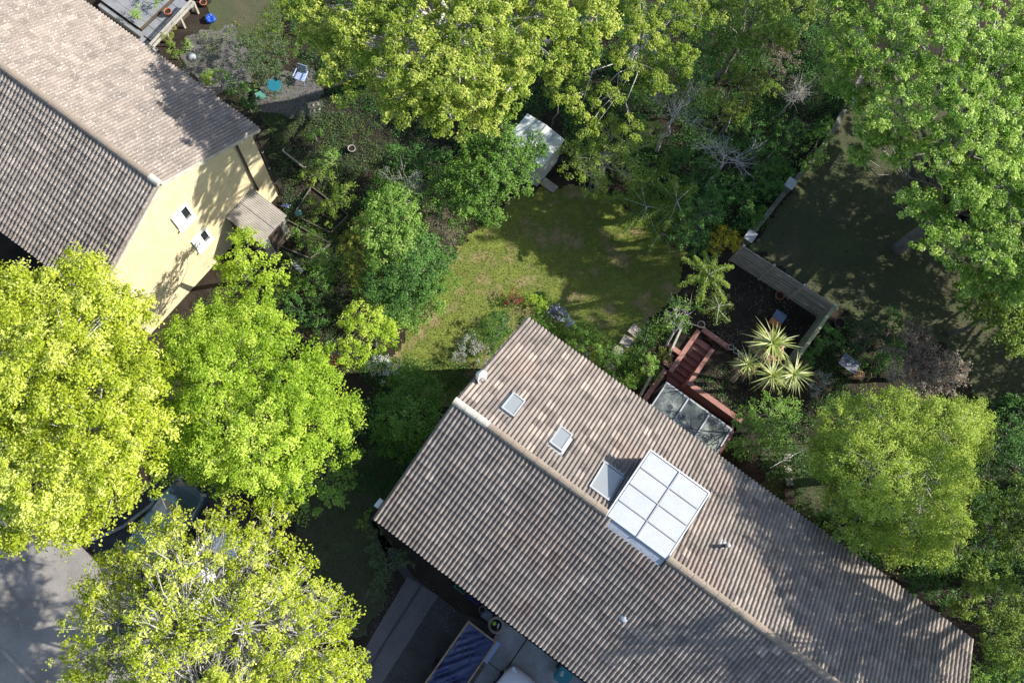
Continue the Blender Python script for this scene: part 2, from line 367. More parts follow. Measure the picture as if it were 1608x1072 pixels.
def tree(name, label, spec, lm, base=None, trunk=.18, bark='bark', twigs=.25, twr=.012, group=None, cat='tree', lean=None, bare=0, **kw):
    L=lobes_of(spec); seed=kw.get('seed',1); rng=np.random.default_rng(seed+500)
    cm=np.mean([c for c,_,_ in L],axis=0)
    if base is None: bx=cm[:2]
    else: bx=og(*base)[:2]
    b=np.array([bx[0],bx[1],float(G(bx[0],bx[1]))-.05])
    root=thing(name,label,cat,(b[0],b[1],b[2]),group)
    top=cm.copy(); top[2]=b[2]+(min(c[2]-rz*.5 for c,_,rz in L)-b[2])*.8; top[2]=max(top[2],b[2]+.3)
    top[:2]=b[:2]+(cm[:2]-b[:2])*.35
    tp=wobble(b,top,5,.02,rng)
    MB().tube(tp,[trunk*(1.25-.45*i/5) for i in range(6)],8).build('trunk',MT[bark],root,True)
    C,_,o=foliage(spec,lm,parent=root,**kw)
    segs=[]
    for c,r,rz in L:
        tgt=c-np.array([0,0,rz*.25]); pts=wobble(top,tgt,5,.05,rng); lr=max(.02,trunk*.5*min(1,r/1.5))
        MB().tube(pts,[lr*(1-.6*i/5) for i in range(6)],6).build('limb',MT[bark],root,True)
        near=C[np.linalg.norm((C-c)/np.array([r,r,rz]),axis=1)<1.25]
        k=int(len(near)*twigs)
        if k:
            for q in near[rng.choice(len(near),k,replace=False)]:
                st=pts[rng.integers(3,6)]; mid=(st+q)/2+rng.normal(0,.08*r,3)+np.array([0,0,.05*r]); e=q+unit(q-st)*rng.uniform(.0,.25)
                segs.append((np.array([st,(st+mid)/2+rng.normal(0,.03*r,3),mid,(mid+q)/2+rng.normal(0,.03*r,3),e]),max(twr*1.8,lr*.28),twr*.55))
                if bare:
                    for _ in range(bare):
                        e2=mid+ (e-mid)*rng.uniform(.3,1.)+rng.normal(0,.22,3); segs.append((np.array([mid+(e-mid)*.3,(mid+e2)/2,e2]),twr,twr*.4))
    if segs: twig_mesh(segs,MT['barkp'] if bare or bark=='barkp' else MT['bark'],root)
    return root
def bush(name,label,spec,lm,group=None,cat='shrub',**kw):
    kw.setdefault('trunk',.035); kw.setdefault('twigs',.12); kw.setdefault('twr',.006)
    return tree(name,label,spec,lm,group=group,cat=cat,**kw)
def pxpoly(pts,z=None): return np.array([(og(*p) if z is None else at(*p,z))[:2] for p in pts])
def inside(P, poly):
    x,y=P[:,0],P[:,1]; r=np.zeros(len(P),bool); n=len(poly)
    for i in range(n):
        x1,y1=poly[i];x2,y2=poly[(i+1)%n]
        if y1==y2: continue
        c=((y1>y)!=(y2>y))&(x<(x2-x1)*(y-y1)/(y2-y1)+x1); r^=c
    return r
SUNK=[(5.85,6.78,-5.6,-3.3),(5.70,9.25,-3.45,-.02)]     # sunken stair and sunken yard, house frame
def in_sunk(x,y,pad=0.):
    s=(x-M0[0])*U[0]+(y-M0[1])*U[1]; t=(x-M0[0])*V[0]+(y-M0[1])*V[1]; r=np.zeros(np.shape(x),bool)
    for a,b,c,d in SUNK: r|=(s>a-pad)&(s<b+pad)&(t>c-pad)&(t<d+pad)
    return r
def in_house(x,y,pad=0.):
    r=np.zeros(np.shape(x),bool)
    for o,a,b,c,d in ((M0,0,LL,0.3,DD-.3),(L0,-LLEN,0,.3,LDD-.3)):
        s=(x-o[0])*U[0]+(y-o[1])*U[1]; t=(x-o[0])*V[0]+(y-o[1])*V[1]; r|=(s>a-pad)&(s<b+pad)&(t>c-pad)&(t<d+pad)
    return r
def scatter(poly,n,rng):
    lo=poly.min(0);hi=poly.max(0);out=[]
    while sum(map(len,out))<n:
        p=rng.uniform(lo,hi,(n*2,2)); out.append(p[inside(p,poly)])
        if len(out)>60: break
    return np.concatenate(out)[:n]
def cover(name,label_cat,polys,lm,n,leaf,h,seed,cr=.16,lp=9,tshift=0.,kind='stuff'):
    rng=np.random.default_rng(seed); ps=[pxpoly(p) for p in polys]; ar=[]
    for p in ps: x,y=p[:,0],p[:,1]; ar.append(abs((x*np.roll(y,-1)-y*np.roll(x,-1)).sum())/2)
    pts=np.concatenate([scatter(p,max(3,int(n*a/sum(ar))),rng) for p,a in zip(ps,ar)])
    dn=np.sin(pts[:,0]*2.1+seed)+np.sin(pts[:,1]*2.7+seed*2)+.6*np.sin(pts[:,0]*5.1-pts[:,1]*4.3)
    pts=pts[(dn+rng.normal(0,.9,len(pts)))>-.5]; pts=pts[~in_sunk(pts[:,0],pts[:,1],.1)&~in_house(pts[:,0],pts[:,1])]
    hh=h*rng.random(len(pts))*(1+.5*np.sin(pts[:,0]*1.3+pts[:,1]*1.9))
    C=np.column_stack([pts,G(pts[:,0],pts[:,1])+.03+hh]); idx=np.repeat(np.arange(len(C)),rng.poisson(lp,len(C)).clip(1)); m=len(idx)
    off=rng.normal(0,1,(m,3))*cr*np.array([.6,.6,.3]); P=C[idx]+off; P[:,2]=np.maximum(P[:,2],G(P[:,0],P[:,1])+.015)
    Nn=np.array([0,0,1.])+rng.normal(0,.45,(m,3)); v,q=leaf_quads(P,Nn,leaf,rng)
    t=np.clip(rng.normal(.45,.18,len(C))[idx]+rng.normal(0,.15,m)+tshift,0,1)
    o=quadmesh(name,v,q,lm,t); tag(o,label_cat[0],label_cat[1],kind=kind); return o

# ================================================================== SETTING
def grid(name,x0,x1,y0,y1,step,zf,m,mask=None,dz=0.):
    xs=np.arange(x0,x1+step,step);ys=np.arange(y0,y1+step,step);X,Y=np.meshgrid(xs,ys);v=np.column_stack([X.ravel(),Y.ravel(),(zf(X,Y)+dz).ravel()])
    nx=len(xs);i,j=np.meshgrid(np.arange(nx-1),np.arange(len(ys)-1));a=(j*nx+i).ravel();q=np.column_stack([a,a+1,a+nx+1,a+nx])
    if mask is not None:
        c=v[q].mean(axis=1); q=q[mask(c[:,0],c[:,1])]
    used=np.unique(q); mp=np.full(len(v),-1); mp[used]=np.arange(len(used)); v=v[used]; q=mp[q]
    return quadmesh(name,v,q,m,smooth=True)
g=grid('ground',-34,44,-22,44,.3,G,MT['soil'],lambda x,y:~in_sunk(x,y,-.06)); tag(g,kind='structure')
far=MB()
for a,b,c,d in ((-400,400,44,400),(-400,400,-400,-22),(-400,-34,-22,44),(44.,400,-22,44)):
    far.add([(a,c,-.0),(b,c,0),(b,d,0),(a,d,0)],[(0,1,2,3)])
tag(far.build('surrounding_ground',MT['soil']),kind='structure')
def lawn_sheet(name,poly,m,dz,step=.06,amp=.16):
    P=pxpoly(poly); lo=P.min(0)-.3;hi=P.max(0)+.3
    def mk(x,y):
        w1=amp*(np.sin(x*5.3+y*2.)+np.sin(y*6.1-x*3.)+.7*np.sin(x*13+y*11))/2; w2=amp*(np.cos(x*4.7-y*3.1)+np.sin(y*7.3+x*4.))/2
        q=np.column_stack([x+w1,y+w2]); return inside(q,P)&~in_sunk(x,y,.05)&~in_house(x,y,-.1)
    o=grid(name,lo[0],hi[0],lo[1],hi[1],step,G,m,mk,dz); return tag(o,kind='structure')
LAWN_C=[(600,600),(640,520),(690,430),(735,370),(810,310),(870,290),(955,300),(1010,350),(1075,400),(1065,460),(1020,500),(985,560),(930,590),(870,520),(820,500),(800,600),(700,640)]
LAWN_R=[(1190,370),(1240,300),(1330,170),(1460,120),(1620,160),(1640,640),(1540,640),(1480,540),(1330,495),(1180,388)]
LAWN_F=[(480,770),(600,700),(640,780),(575,800),(610,850),(600,960),(560,1000),(500,1000),(440,900)]
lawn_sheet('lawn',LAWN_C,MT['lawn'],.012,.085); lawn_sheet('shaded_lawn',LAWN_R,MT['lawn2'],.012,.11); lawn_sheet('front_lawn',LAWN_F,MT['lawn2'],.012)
lawn_sheet('back_lawn',[(330,-20),(440,-20),(440,60),(380,100),(330,60)],MT['lawn2'],.012)
lawn_sheet('side_lawn',[(1190,700),(1270,690),(1300,800),(1260,830),(1200,770)],MT['lawn2'],.012)
lawn_sheet('gravel_path',[(290,60),(360,40),(400,90),(390,130),(330,150),(290,110)],MT['gravel'],.014)
lawn_sheet('gravel_patch',[(395,150),(430,120),(490,110),(510,150),(500,190),(440,180),(400,175)],MT['gravel'],.014)
def flat(name,poly,m,z,th=0.):
    P=pxpoly(poly,0.); b=MB()
    if th: b.prism([tuple(p) for p in P],z-th,z)
    else: b.add([(p[0],p[1],z) for p in P],[tuple(range(len(P)))])
    o=b.build(name,m); me=o.data
    if me.polygons[-1 if th else 0].normal.z<0:
        me.flip_normals()
    return tag(o,kind='structure')
# front: drives, road
flat('driveway',[(575,800),(650,905),(720,960),(800,990),(700,1180),(480,1180),(560,1050),(640,915),(600,860)],MT['asphalt'],.012)
flat('side_path',[(640,905),(688,935),(600,1072),(560,1140),(500,1140),(560,1040)],MT['strip'],.020)
flat('road',[(-200,700),(60,790),(120,850),(150,880),(200,930),(330,1010),(480,1180),(-200,1250)],MT['road'],.008)
flat('parking_apron',[(140,850),(190,790),(300,700),(360,740),(420,900),(400,1000),(330,1012),(200,932),(160,900)],MT['asphalt'],.013)
# kerbs
def strip3(name,pts,wd,h,m,z0=0.):
    b=MB()
    for a,c in zip(pts[:-1],pts[1:]):
        A=og(*a);B=og(*c);d=unit((B-A)*np.array([1,1,0]));n=np.array([-d[1],d[0],0])
        b.obox((A+B)/2+np.array([0,0,z0+h/2]),[d,n,(0,0,1)],(np.linalg.norm((B-A)[:2])/2,wd/2,h/2))
    return b.build(name,m)
tag(strip3('kerb_stones',[(118,842),(150,846),(195,826),(235,795),(300,735)],.12,.09,MT['slab']),kind='structure')
tag(strip3('kerb_edge',[(-60,1000),(5,1022),(60,1080),(120,1160)],.13,.03,MT['slab']),kind='structure')
tag(strip3('path_edging',[(640,960),(662,918),(600,1015),(575,1060),(545,1110)][1:],.06,.05,MT['asphalt']),kind='structure')
# patio of big slabs in front of the main house
patio=MB().fbox(6.1,12.5,DD-.35,16.,-.1,.016).build('patio',MT['soil']); tag(patio,kind='structure')
for i,(a,b_) in enumerate(((6.2,7.28),(7.33,9.6),(9.65,11.9))):
    for j in range(4):
        t0=DD-.28+j*2.05
        MB().fbox(a,b_,t0,t0+2.02,.0,.03+.004*((i+j)%2)).build('paving_slab',MT['conc'],patio)
# sunken yard floor
yard=MB().fbox(5.7,9.25,-3.45,.4,-.05,.02).build('sunken_yard',MT['asphalt']); tag(yard,kind='structure')
# slab path on the lawn edge
gp=MB().fbox(3.2,4.0,-4.3,-1.6,.0,.05).build('garden_path',MT['soil']); tag(gp,kind='structure')
for px,py,r in ((997,520,-4),(984,537,5),(970,553,-3),(958,574,6)):
    c=og(px,py); a=TH+math.radians(r)
    MB().obox(c+np.array([0,0,.05]),[(math.cos(a),math.sin(a),0),(-math.sin(a),math.cos(a),0),(0,0,1)],(.25,.235,.035)).build('paving_slab',MT['slab'],gp)
sp=MB().obox(og(1237,745),[(1,0,0),(0,1,0),(0,0,1)],(.2,1.2,.01)).build('stepping_stone_path',MT['soil']); tag(sp,kind='structure')
for px,py in ((1236,718),(1237,737),(1239,756),(1238,775)):
    MB().obox(og(px,py)+np.array([0,0,.03]),[(1,0,0),(0,1,0),(0,0,1)],(.16,.15,.025)).build('stepping_stone',MT['slab'],sp)

# ================================================================== HOUSES
UX=np.array([U[0],U[1],0.]);VX=np.array([V[0],V[1],0.])
PROF=[(.0,.004),(.022,.006),(.036,.042),(.056,.062),(.084,.064),(.106,.048),(.124,.010),(.149,.004)]
def tile_proto(w=.298,ln=.43):
    k=w/.298; xs=[(x*k,z) for x,z in PROF]+[((x+.149)*k,z) for x,z in PROF[1:]]
    n=len(xs); vs=[(x,0,z+.036) for x,z in xs]+[(x,ln,z) for x,z in xs]+[(x,0,-.004) for x,z in xs]
    fs=[(i,i+1,n+i+1,n+i) for i in range(n-1)]+[(2*n+i,2*n+i+1,i+1,i) for i in range(n-1)]
    return np.array(vs,float),np.array(fs)
def roof_tiles(parent,o,s0,s1,ze,D,dz,side,ncol,nrow,tm,skip,budget,seed):
    """side -1: back slope (eave t=0), +1: front slope (eave t=D)"""
    rng=np.random.default_rng(seed); wd=(s1-s0)/ncol; sl=math.hypot(D/2,dz); gauge=(sl-.03)/nrow
    tv,tf=tile_proto(wd*.996,gauge+.07)
    dn=1 if side>0 else -1                      # outward horizontal direction of the slope along t
    up=(-VX*dn*(D/2)+np.array([0,0,dz]))/sl; ax=UX if dn>0 else -UX
    nrm=np.cross(ax,up)
    if nrm[2]<0: nrm=-nrm
    protos=[]
    for k in range(8):
        me=bpy.data.meshes.new('roof_tile'); me.from_pydata([tuple(p) for p in tv],[],[tuple(f) for f in tf]); me.materials.append(tm)
        a=me.attributes.new('tint','FLOAT','FACE'); a.data.foreach_set('value',[float(np.clip(rng.normal(.45,.2),0,1))]*len(tf)); protos.append(me)
    items=[]
    for r in range(nrow):
        for c in range(ncol):
            sA=s0+c*wd; tm_=(r+.5)*gauge/sl*D/2; tt=(D-tm_) if dn>0 else tm_
            if skip and skip(sA+wd/2,tt): continue
            base=W(sA if dn>0 else sA+wd, D if dn>0 else 0, ze, o)+up*(r*gauge)+nrm*.055
            cc=base+up*gauge/2; d=np.array([0,0,CAM_H])-cc; dist=np.linalg.norm(d); sc_=(d/dist)@nrm/dist**2
            q=RM.T@(cc-np.array([0,0,CAM_H])); px=CX+FPX*q[0]/-q[2]; py=CY-FPX*q[1]/-q[2]
            if not(0<px<1608 and 0<py<1072): sc_=-1
            items.append((sc_,base,r,c))
    items.sort(key=lambda x:-x[0]); V_=[];F_=[];T_=[];o_=0
    po=parent_origin(parent)
    for k,(sc_,base,r,c) in enumerate(items):
        ry,rz=rng.normal(0,.006),rng.normal(0,.004)
        A=ax+up*rz+nrm*ry;Bu=up-ax*rz+nrm*rng.normal(0,.004); Nn=nrm; off=nrm*(abs(rng.normal(0,.003))+.010*math.sin(c*.23+r*.31+seed)+.008*math.sin(c*.11-r*.5)+.018)+up*rng.normal(0,.004)
        if k<budget and sc_>0:
            ob=bpy.data.objects.new('roof_tile',protos[rng.integers(8)]); COL.objects.link(ob); ob.parent=parent
            b=base+off-po; ob.matrix_local=Matrix([[A[0],Bu[0],Nn[0],b[0]],[A[1],Bu[1],Nn[1],b[1]],[A[2],Bu[2],Nn[2],b[2]],[0,0,0,1]])
        else:
            V_.append(base+off+tv[:,:1]*A+tv[:,1:2]*Bu+tv[:,2:3]*Nn); F_.append(tf+o_); o_+=len(tv); T_+= [float(np.clip(rng.normal(.45,.2),0,1))]*len(tf)
    if V_:
        ob=quadmesh('roof_tiles',np.concatenate(V_),np.concatenate(F_),tm,np.array(T_),parent); ob['kind']='stuff'
def slope_pt(o,ze,D,dz,s,t,h=0.):            # point on a roof slope, h above it
    k=dz/(D/2); z=ze+(k*t if t<D/2 else k*(D-t)); n=unit((-VX*k if t<D/2 else VX*k)+np.array([0,0,1.])); return W(s,t,z,o)+n*h
def house(name,label,o,s0,s1,ze,D,dz,wallm,tm,ins=.25):
    root=thing(name,label,'house',W((s0+s1)/2,D/2,0,o))
    # walls: one shell with uv in metres
    a,b,c,d=s0+ins*.5,s1-ins*.5,ins+.05,D-ins-.05; k=dz/(D/2)
    for (p,q) in (((a,c),(b,c)),((b,c),(b,d)),((b,d),(a,d)),((a,d),(a,c))):
        mb=MB(); P=W(*p,0,o);Q=W(*q,0,o); ln=np.linalg.norm(Q-P)
        zt=ze-.05 + k*ins*.9 if p[1]==q[1] else ze+k*ins*.9-.05
        if p[1]==q[1]: mb.add([P,Q,Q+[0,0,zt],P+[0,0,zt]],[(0,1,2,3)]); mb.uv=[(0,0),(ln,0),(ln,zt),(0,zt)]
        else: mb.add([P,Q,Q+[0,0,zt],(P+Q)/2+[0,0,ze+dz-.06],P+[0,0,zt]],[(0,1,2,3,4)]); mb.uv=[(0,0),(ln,0),(ln,zt),(ln/2,ze+dz-.06),(0,zt)]
        mb.build('wall',wallm,root)
    roof=MB()
    A=[W(s0,0,ze,o),W(s1,0,ze,o),W(s1,D/2,ze+dz,o),W(s0,D/2,ze+dz,o),W(s1,D,ze,o),W(s0,D,ze,o)]; lo=[p-np.array([0,0,.12]) for p in A]
    roof.add(A+lo,[(0,1,2,3),(3,2,4,5),(6,9,8,7),(9,11,10,8),(0,6,7,1),(5,4,10,11),(0,3,9,6),(3,5,11,9),(1,7,8,2),(2,8,10,4)])
    rf=roof.build('roof',MT['darkwood'],root)
    return root,rf
def ridge(rf,o,s0,s1,zt,D,pale):
    n=int((s1-s0)/.45); w_=(s1-s0)/n
    for i in range(n):
        vs=[];K=7; a=s0+i*w_+.004; b=s0+(i+1)*w_-.004+.0
        for s in (a,b):
            for k in range(K):
                an=pi*k/(K-1)*1.1-.05*pi; r=.13+(.008 if s==a else 0)
                vs.append(W(s,D/2-math.cos(an)*r,zt+.02+math.sin(an)*r*.85,o))
        fs=[(k,k+1,K+k+1,K+k) for k in range(K-1)]+[tuple(range(K))[::-1],tuple(range(K,2*K))]
        MB().add(vs,fs).build('ridge_tile',MT['lichen'] if i in pale else MT['ridge'],rf)
def gutter(root,o,s0,s1,t,z):
    g_=MB();K=6;vs=[]
    for s in (s0,s1):
        for r in (.062,.052):
            for k in range(K):
                an=pi+pi*k/(K-1); vs.append(W(s,t+math.cos(an)*r,z+math.sin(an)*r,o))
    fs=[]
    for k in range(K-1): fs+=[(k,k+1,2*K+k+1,2*K+k),(K+k,3*K+k,3*K+k+1,K+k+1)]
    fs+=[(0,2*K,3*K,K),(K-1,2*K-1,4*K-1,3*K-1)]
    g_.add(vs,fs).build('gutter',MT['black'],root)

# main house
mh,mroof=house('tiled_house','long brick house with brown pantiled roof, pale box dormer and three roof windows',M0,0,LL,ZE,DD,DZ,MT['brick'],MT['tile'])
DS0,DS1,DT0,DT1=6.03,8.32,1.93,4.48; ZD=ZE+DZ+.10
WIN=[(1.30,1.82,2.97,3.72),(3.22,3.74,2.93,3.69),(5.08,5.84,3.02,4.12)]
def skipm(s,t):
    if DS0+.1<s<DS1-.1 and DT0+.1<t<DT1+.2: return True
    return any(a-.02<s<b+.02 and c-.05<t<d+.05 for a,b,c,d in WIN)
roof_tiles(mroof,M0,0,LL,ZE,DD,DZ,-1,64,15,MT['tile'],skipm,150,3)
roof_tiles(mroof,M0,0,LL,ZE,DD,DZ,1,64,15,MT['tile'],skipm,150,4)
ridge(mroof,M0,-.03,DS0-.02,ZE+DZ+.08,DD,{0,1,2}); ridge(mroof,M0,DS1+.02,LL,ZE+DZ+.08,DD,set())
gutter(mh,M0,0,LL,DD+.06,ZE-.02); gutter(mh,M0,0,LL,-.06,ZE-.02)
for side in (0,LL):
    for a,b in ((0,DD/2),(DD/2,DD)):
        P=slope_pt(M0,ZE,DD,DZ,side,a+.001,.03);Q=slope_pt(M0,ZE,DD,DZ,side,b-.001,.03); d=unit(Q-P); n=np.cross(UX,d)
        MB().obox((P+Q)/2-np.array([0,0,.05]),[d,UX,n],(np.linalg.norm(Q-P)/2,.035,.07)).build('verge',MT['ridge'],mroof)
def slope_axes(back=True):
    k=DZ/(DD/2); d=unit(VX+np.array([0,0,k])) if back else unit(-VX+np.array([0,0,k])); n=unit(np.cross(UX,d)); 
    if n[2]<0:n=-n
    return UX,d,n
ux,dx,nx_=slope_axes()
for i,(a,b,c,d) in enumerate(WIN):
    cs=math.hypot(1,DZ/(DD/2)); cen=slope_pt(M0,ZE,DD,DZ,(a+b)/2,(c+d)/2,.0); hw=(b-a)/2; hl=(d-c)/2*cs
    fr=MB(); h=.11; bw=.055
    for sx in(-1,1): fr.obox(cen+ux*sx*(hw-bw/2)+nx_*h,[ux,dx,nx_],(bw/2,hl,.09))
    for sx in(-1,1): fr.obox(cen+dx*sx*(hl-bw/2)+nx_*(h+.002),[ux,dx,nx_],(hw-bw,bw/2,.09))
    w_=fr.build('roof_window',MT['greyframe'],mroof)
    MB().obox(cen+nx_*(h+.05),[ux,dx,nx_],(hw-bw,hl-bw,.012)).build('pane',MT['pane'],mroof)
    fl=MB().obox(cen-dx*(hl+.07)+nx_*.085,[ux,dx,nx_],(hw+.08,.07,.01))
    for k in range(5): fl.tube([cen-dx*(hl+.02)+ux*(-hw+.05+k*(2*hw)/4.3)+nx_*.10,cen-dx*(hl+.17)+ux*(-hw+.05+k*2*hw/4.3)+nx_*.085],.03,6)
    fl.obox(cen+ux*(hw+.05)+nx_*.085,[ux,dx,nx_],(.04,hl+.04,.008)); fl.obox(cen-ux*(hw+.05)+nx_*.085,[ux,dx,nx_],(.04,hl+.04,.008)); fl.obox(cen+dx*(hl+.05)+nx_*.085,[ux,dx,nx_],(hw+.08,.05,.008))
    fl.build('flashing',MT['greyframe'] if i<2 else MT['lead'],mroof)
# box dormer
dm=MB(); k=DZ/(DD/2)
za=ZE+k*DT0-.1; zb=ZD-.05
P8=[W(DS0+.05,DT0+.05,za),W(DS1-.05,DT0+.05,za),W(DS1-.05,DT1-.05,ZD-.4),W(DS0+.05,DT1-.05,ZD-.4)]+[W(s,t,zb) for s,t in ((DS0+.05,DT0+.05),(DS1-.05,DT0+.05),(DS1-.05,DT1-.05),(DS0+.05,DT1-.05))]
dm.add(P8,[(0,1,5,4),(1,2,6,5),(2,3,7,6),(3,0,4,7)]); dorm=dm.build('dormer',MT['cheek'],mh)
MB().fbox(DS0,DS1,DT0,DT1,ZD-.05,ZD+.02).build('dormer_roof',MT['seam'],dorm)
mid=(DS0+DS1)/2
for i in range(2):
    for j in range(4):
        a=DS0+.03+i*(mid-DS0); b=a+(mid-DS0)-.06; c=DT0+.03+j*(DT1-DT0)/4; d=c+(DT1-DT0)/4-.05
        MB().fbox(a,b,c,d,ZD+.02,ZD+.042+.003*((i+j)%2)).build('roof_panel',MT['grp'],dorm)
MB().fbox(mid-.022,mid+.022,DT0,DT1,ZD+.02,ZD+.075).build('seam',MT['seam'],dorm)
for j in range(1,4):
    c=DT0+j*(DT1-DT0)/4-.01
    for a,b in ((DS0+.05,mid-.03),(mid+.03,DS1-.05)): MB().fbox(a,b,c-.018,c+.018,ZD+.02,ZD+.065).build('seam',MT['seam'],dorm)
MB().fbox(DS0-.02,DS1+.02,DT0-.05,DT0-.01,ZD-.12,ZD+.05).build('fascia',MT['white'],dorm)
for a,b in ((DS0-.035,DS0-.003),(DS1+.003,DS1+.035)): MB().fbox(a,b,DT0,DT1,ZD-.09,ZD+.045).build('fascia',MT['white'],dorm)
MB().fbox(DS0+.15,DS1-.15,DT0+.02,DT0+.045,za+.25,ZD-.2).build('window',MT['dglass'],dorm)
ap=MB(); n=unit(VX*k+np.array([0,0,1.])); fd=unit(VX-np.array([0,0,k])) 
ap.obox(W(mid,DT1+.12,ZD-.10),[UX,fd,n],(1.13,.16,.012)); ap.build('lead_apron',MT['lead'],dorm)
# vent pipe on the roof
c=slope_pt(M0,ZE,DD,DZ,9.79,2.86,.03)
vp=MB().tube([c-np.array([0,0,.1]),c+np.array([0,0,.55])],.06,12); vp.build('vent_pipe',MT['black'],mroof,True)
MB().tube([c+np.array([0,0,.55]),c+np.array([0,0,.63])],.075,12).build('vent_cap',MT['greyframe'],mroof,True)
MB().obox(c+nx_*.085,[ux,dx,nx_],(.13,.17,.012)).build('flashing',MT['greyframe'],mroof)
c=slope_pt(M0,ZE,DD,DZ,8.45,6.55,.06)
MB().lathe(c,[(.16,0),(.15,.06),(.09,.10),(.0,.12)],14).build('roof_vent',MT['lead'],mroof,True)
# walls' windows and doors, seen from a step aside
for s,wd,z0,z1 in ((1.6,1.4,1.0,2.2),(4.4,.9,.05,2.1),(7.5,1.8,.9,2.2),(11.5,1.6,1.,2.2),(2.0,1.4,3.9,5.1),(5.6,1.2,3.9,5.1),(9.5,1.6,3.9,5.1),(14.,1.4,3.9,5.1)):
    f=MB().fbox(s,s+wd,DD-.31,DD-.25,z0,z1).build('window' if z0>.5 else 'door',MT['white'],mh)
    MB().fbox(s+.07,s+wd-.07,DD-.25,DD-.235,z0+.07,z1-.07).build('pane' if z0>.5 else 'door_panel',MT['dglass'] if z0>.5 else MT['darkwood'],f)
for s,wd in ((1.2,1.3),(4.,1.2),(11.,1.5),(15.,1.4)):
    f=MB().fbox(s,s+wd,.24,.31,3.9,5.1).build('window',MT['white'],mh); MB().fbox(s+.07,s+wd-.07,.225,.24,3.97,5.03).build('pane',MT['dglass'],f)
# dish and alarm box
c=slope_pt(M0,ZE,DD,DZ,-.02,3.25,.15)
ds=thing('satellite_dish','small white dish on a wire bracket at the gable edge just above the ridge end','dish',c)
dv=MB(); an=unit(np.array([.55,-.35,.25])); a1=unit(np.cross(an,[0,0,1]));a2=np.cross(an,a1)
rings=[c+np.array([0,0,.12])+an*(.25*r*r)+ (a1*math.cos(q)*.75+a2*math.sin(q))*r*.34 for r in (0.01,.35,.7,1.) for q in np.linspace(0,2*pi,17)[:-1]]
dv.add(rings,[(i*16+k_,i*16+(k_+1)%16,(i+1)*16+(k_+1)%16,(i+1)*16+k_) for i in range(3) for k_ in range(16)]).build('dish',MT['white'],ds,True)
MB().tube([c+np.array([0,0,-.3]),c+np.array([0,0,.1]),c+np.array([0,0,.12])+an*.3],.014,6).build('bracket',MT['greyframe'],ds)
MB().tube([c+an*.3+np.array([0,0,.12]),c+UX*.45+np.array([0,0,.1])],.02,6).build('arm',MT['greyframe'],ds)
c=W(-.12,DD-.35,ZE-.1)
ab=thing('alarm_box','white alarm box under the eave corner above the side path','alarm box',c)
MB().fbox(-.26,-.10,DD-.62,DD-.30,ZE-.35,ZE-.02).build('case',MT['white'],ab); MB().fbox(-.27,-.26,DD-.54,DD-.38,ZE-.25,ZE-.15).build('lamp_lens',MT['blue'],ab)

# left house
lh,lroof=house('gabled_house','cream brick gable house with grey brown pantiled roof at the upper left',L0,-LLEN,0,LZE,LDD,LDZ,MT['cream'],MT['tile2'])
roof_tiles(lroof,L0,-LLEN,0,LZE,LDD,LDZ,-1,53,15,MT['tile2'],None,150,5)
roof_tiles(lroof,L0,-LLEN,0,LZE,LDD,LDZ,1,53,15,MT['tile2'],None,150,6)
ridge(lroof,L0,-LLEN,.03,LZE+LDZ+.09,LDD,{34})
gutter(lh,L0,-LLEN,0,LDD+.06,LZE-.02); gutter(lh,L0,-LLEN,.03,-.06,LZE-.02)
for a,b in ((0,LDD/2),(LDD/2,LDD)):
    P=slope_pt(L0,LZE,LDD,LDZ,0,a+.001,.03);Q=slope_pt(L0,LZE,LDD,LDZ,0,b-.001,.03); d=unit(Q-P); n=np.cross(UX,d)
    MB().obox((P+Q)/2-np.array([0,0,.06]),[d,UX,n],(np.linalg.norm(Q-P)/2,.03,.075)).build('bargeboard',MT['lichen'],lroof)
GS=-.125                                       # plane of the gable wall
def gw(px,py): p=onplane(px,py,L0,GS); s,t=st_of(p[0],p[1],L0); return t,p[2]
for px,py in ((286,339),(316,375)):
    t,z=gw(px,py); f=MB(); hw,hh=.36,.50
    for q in(-1,1): f.fbox(GS,GS+.07,t+q*hw-.05,t+q*hw+.05,z-hh,z+hh,L0)
    for q in(-1,1): f.fbox(GS,GS+.075,t-hw+.05,t+hw-.05,z+q*hh-.05,z+q*hh+.05,L0)
    wf=f.build('window',MT['white'],lh)
    MB().fbox(GS+.005,GS+.02,t-hw+.04,t+hw-.04,z-hh+.04,z+hh-.04,L0).build('pane',MT['dglass'],wf)
    MB().fbox(GS+.03,GS+.15,t-hw-.08,t+hw+.08,z-hh-.13,z-hh-.06,L0).build('sill',MT['white'],wf)
    # opened sash leaning out
    MB().fbox(GS+.021,GS+.05,t-hw+.32,t+hw-.05,z-hh+.05,z+hh-.05,L0).build('sash',MT['white'],wf)
def wallpipe(px0,py0,px1,py1,r,m,name,off=.07):
    t0,z0=gw(px0,py0); t1,z1=gw(px1,py1)
    MB().tube([W(GS+off,t0,z0,L0),W(GS+off,t0,max(.05,z1),L0)],r,8).build(name,m,lh,True)
t0,z0=gw(369,226); MB().tube([W(GS+.07,t0,z0,L0),W(GS+.07,t0,2.0,L0)],.05,8).build('soil_pipe',MT['darkwood'],lh,True)
dp=MB().tube([W(.0,-.06,LZE-.06,L0),W(GS+.05,.16,LZE-.35,L0),W(GS+.06,.20,LZE-.5,L0),W(GS+.06,.20,.05,L0)],.042,8).build('downpipe',MT['black'],lh,True)
for z in (1.2,2.6,4.0): MB().lathe(W(GS+.06,.20,z,L0),[(.058,0),(.058,.07)],10).build('pipe_collar',MT['white'],dp)
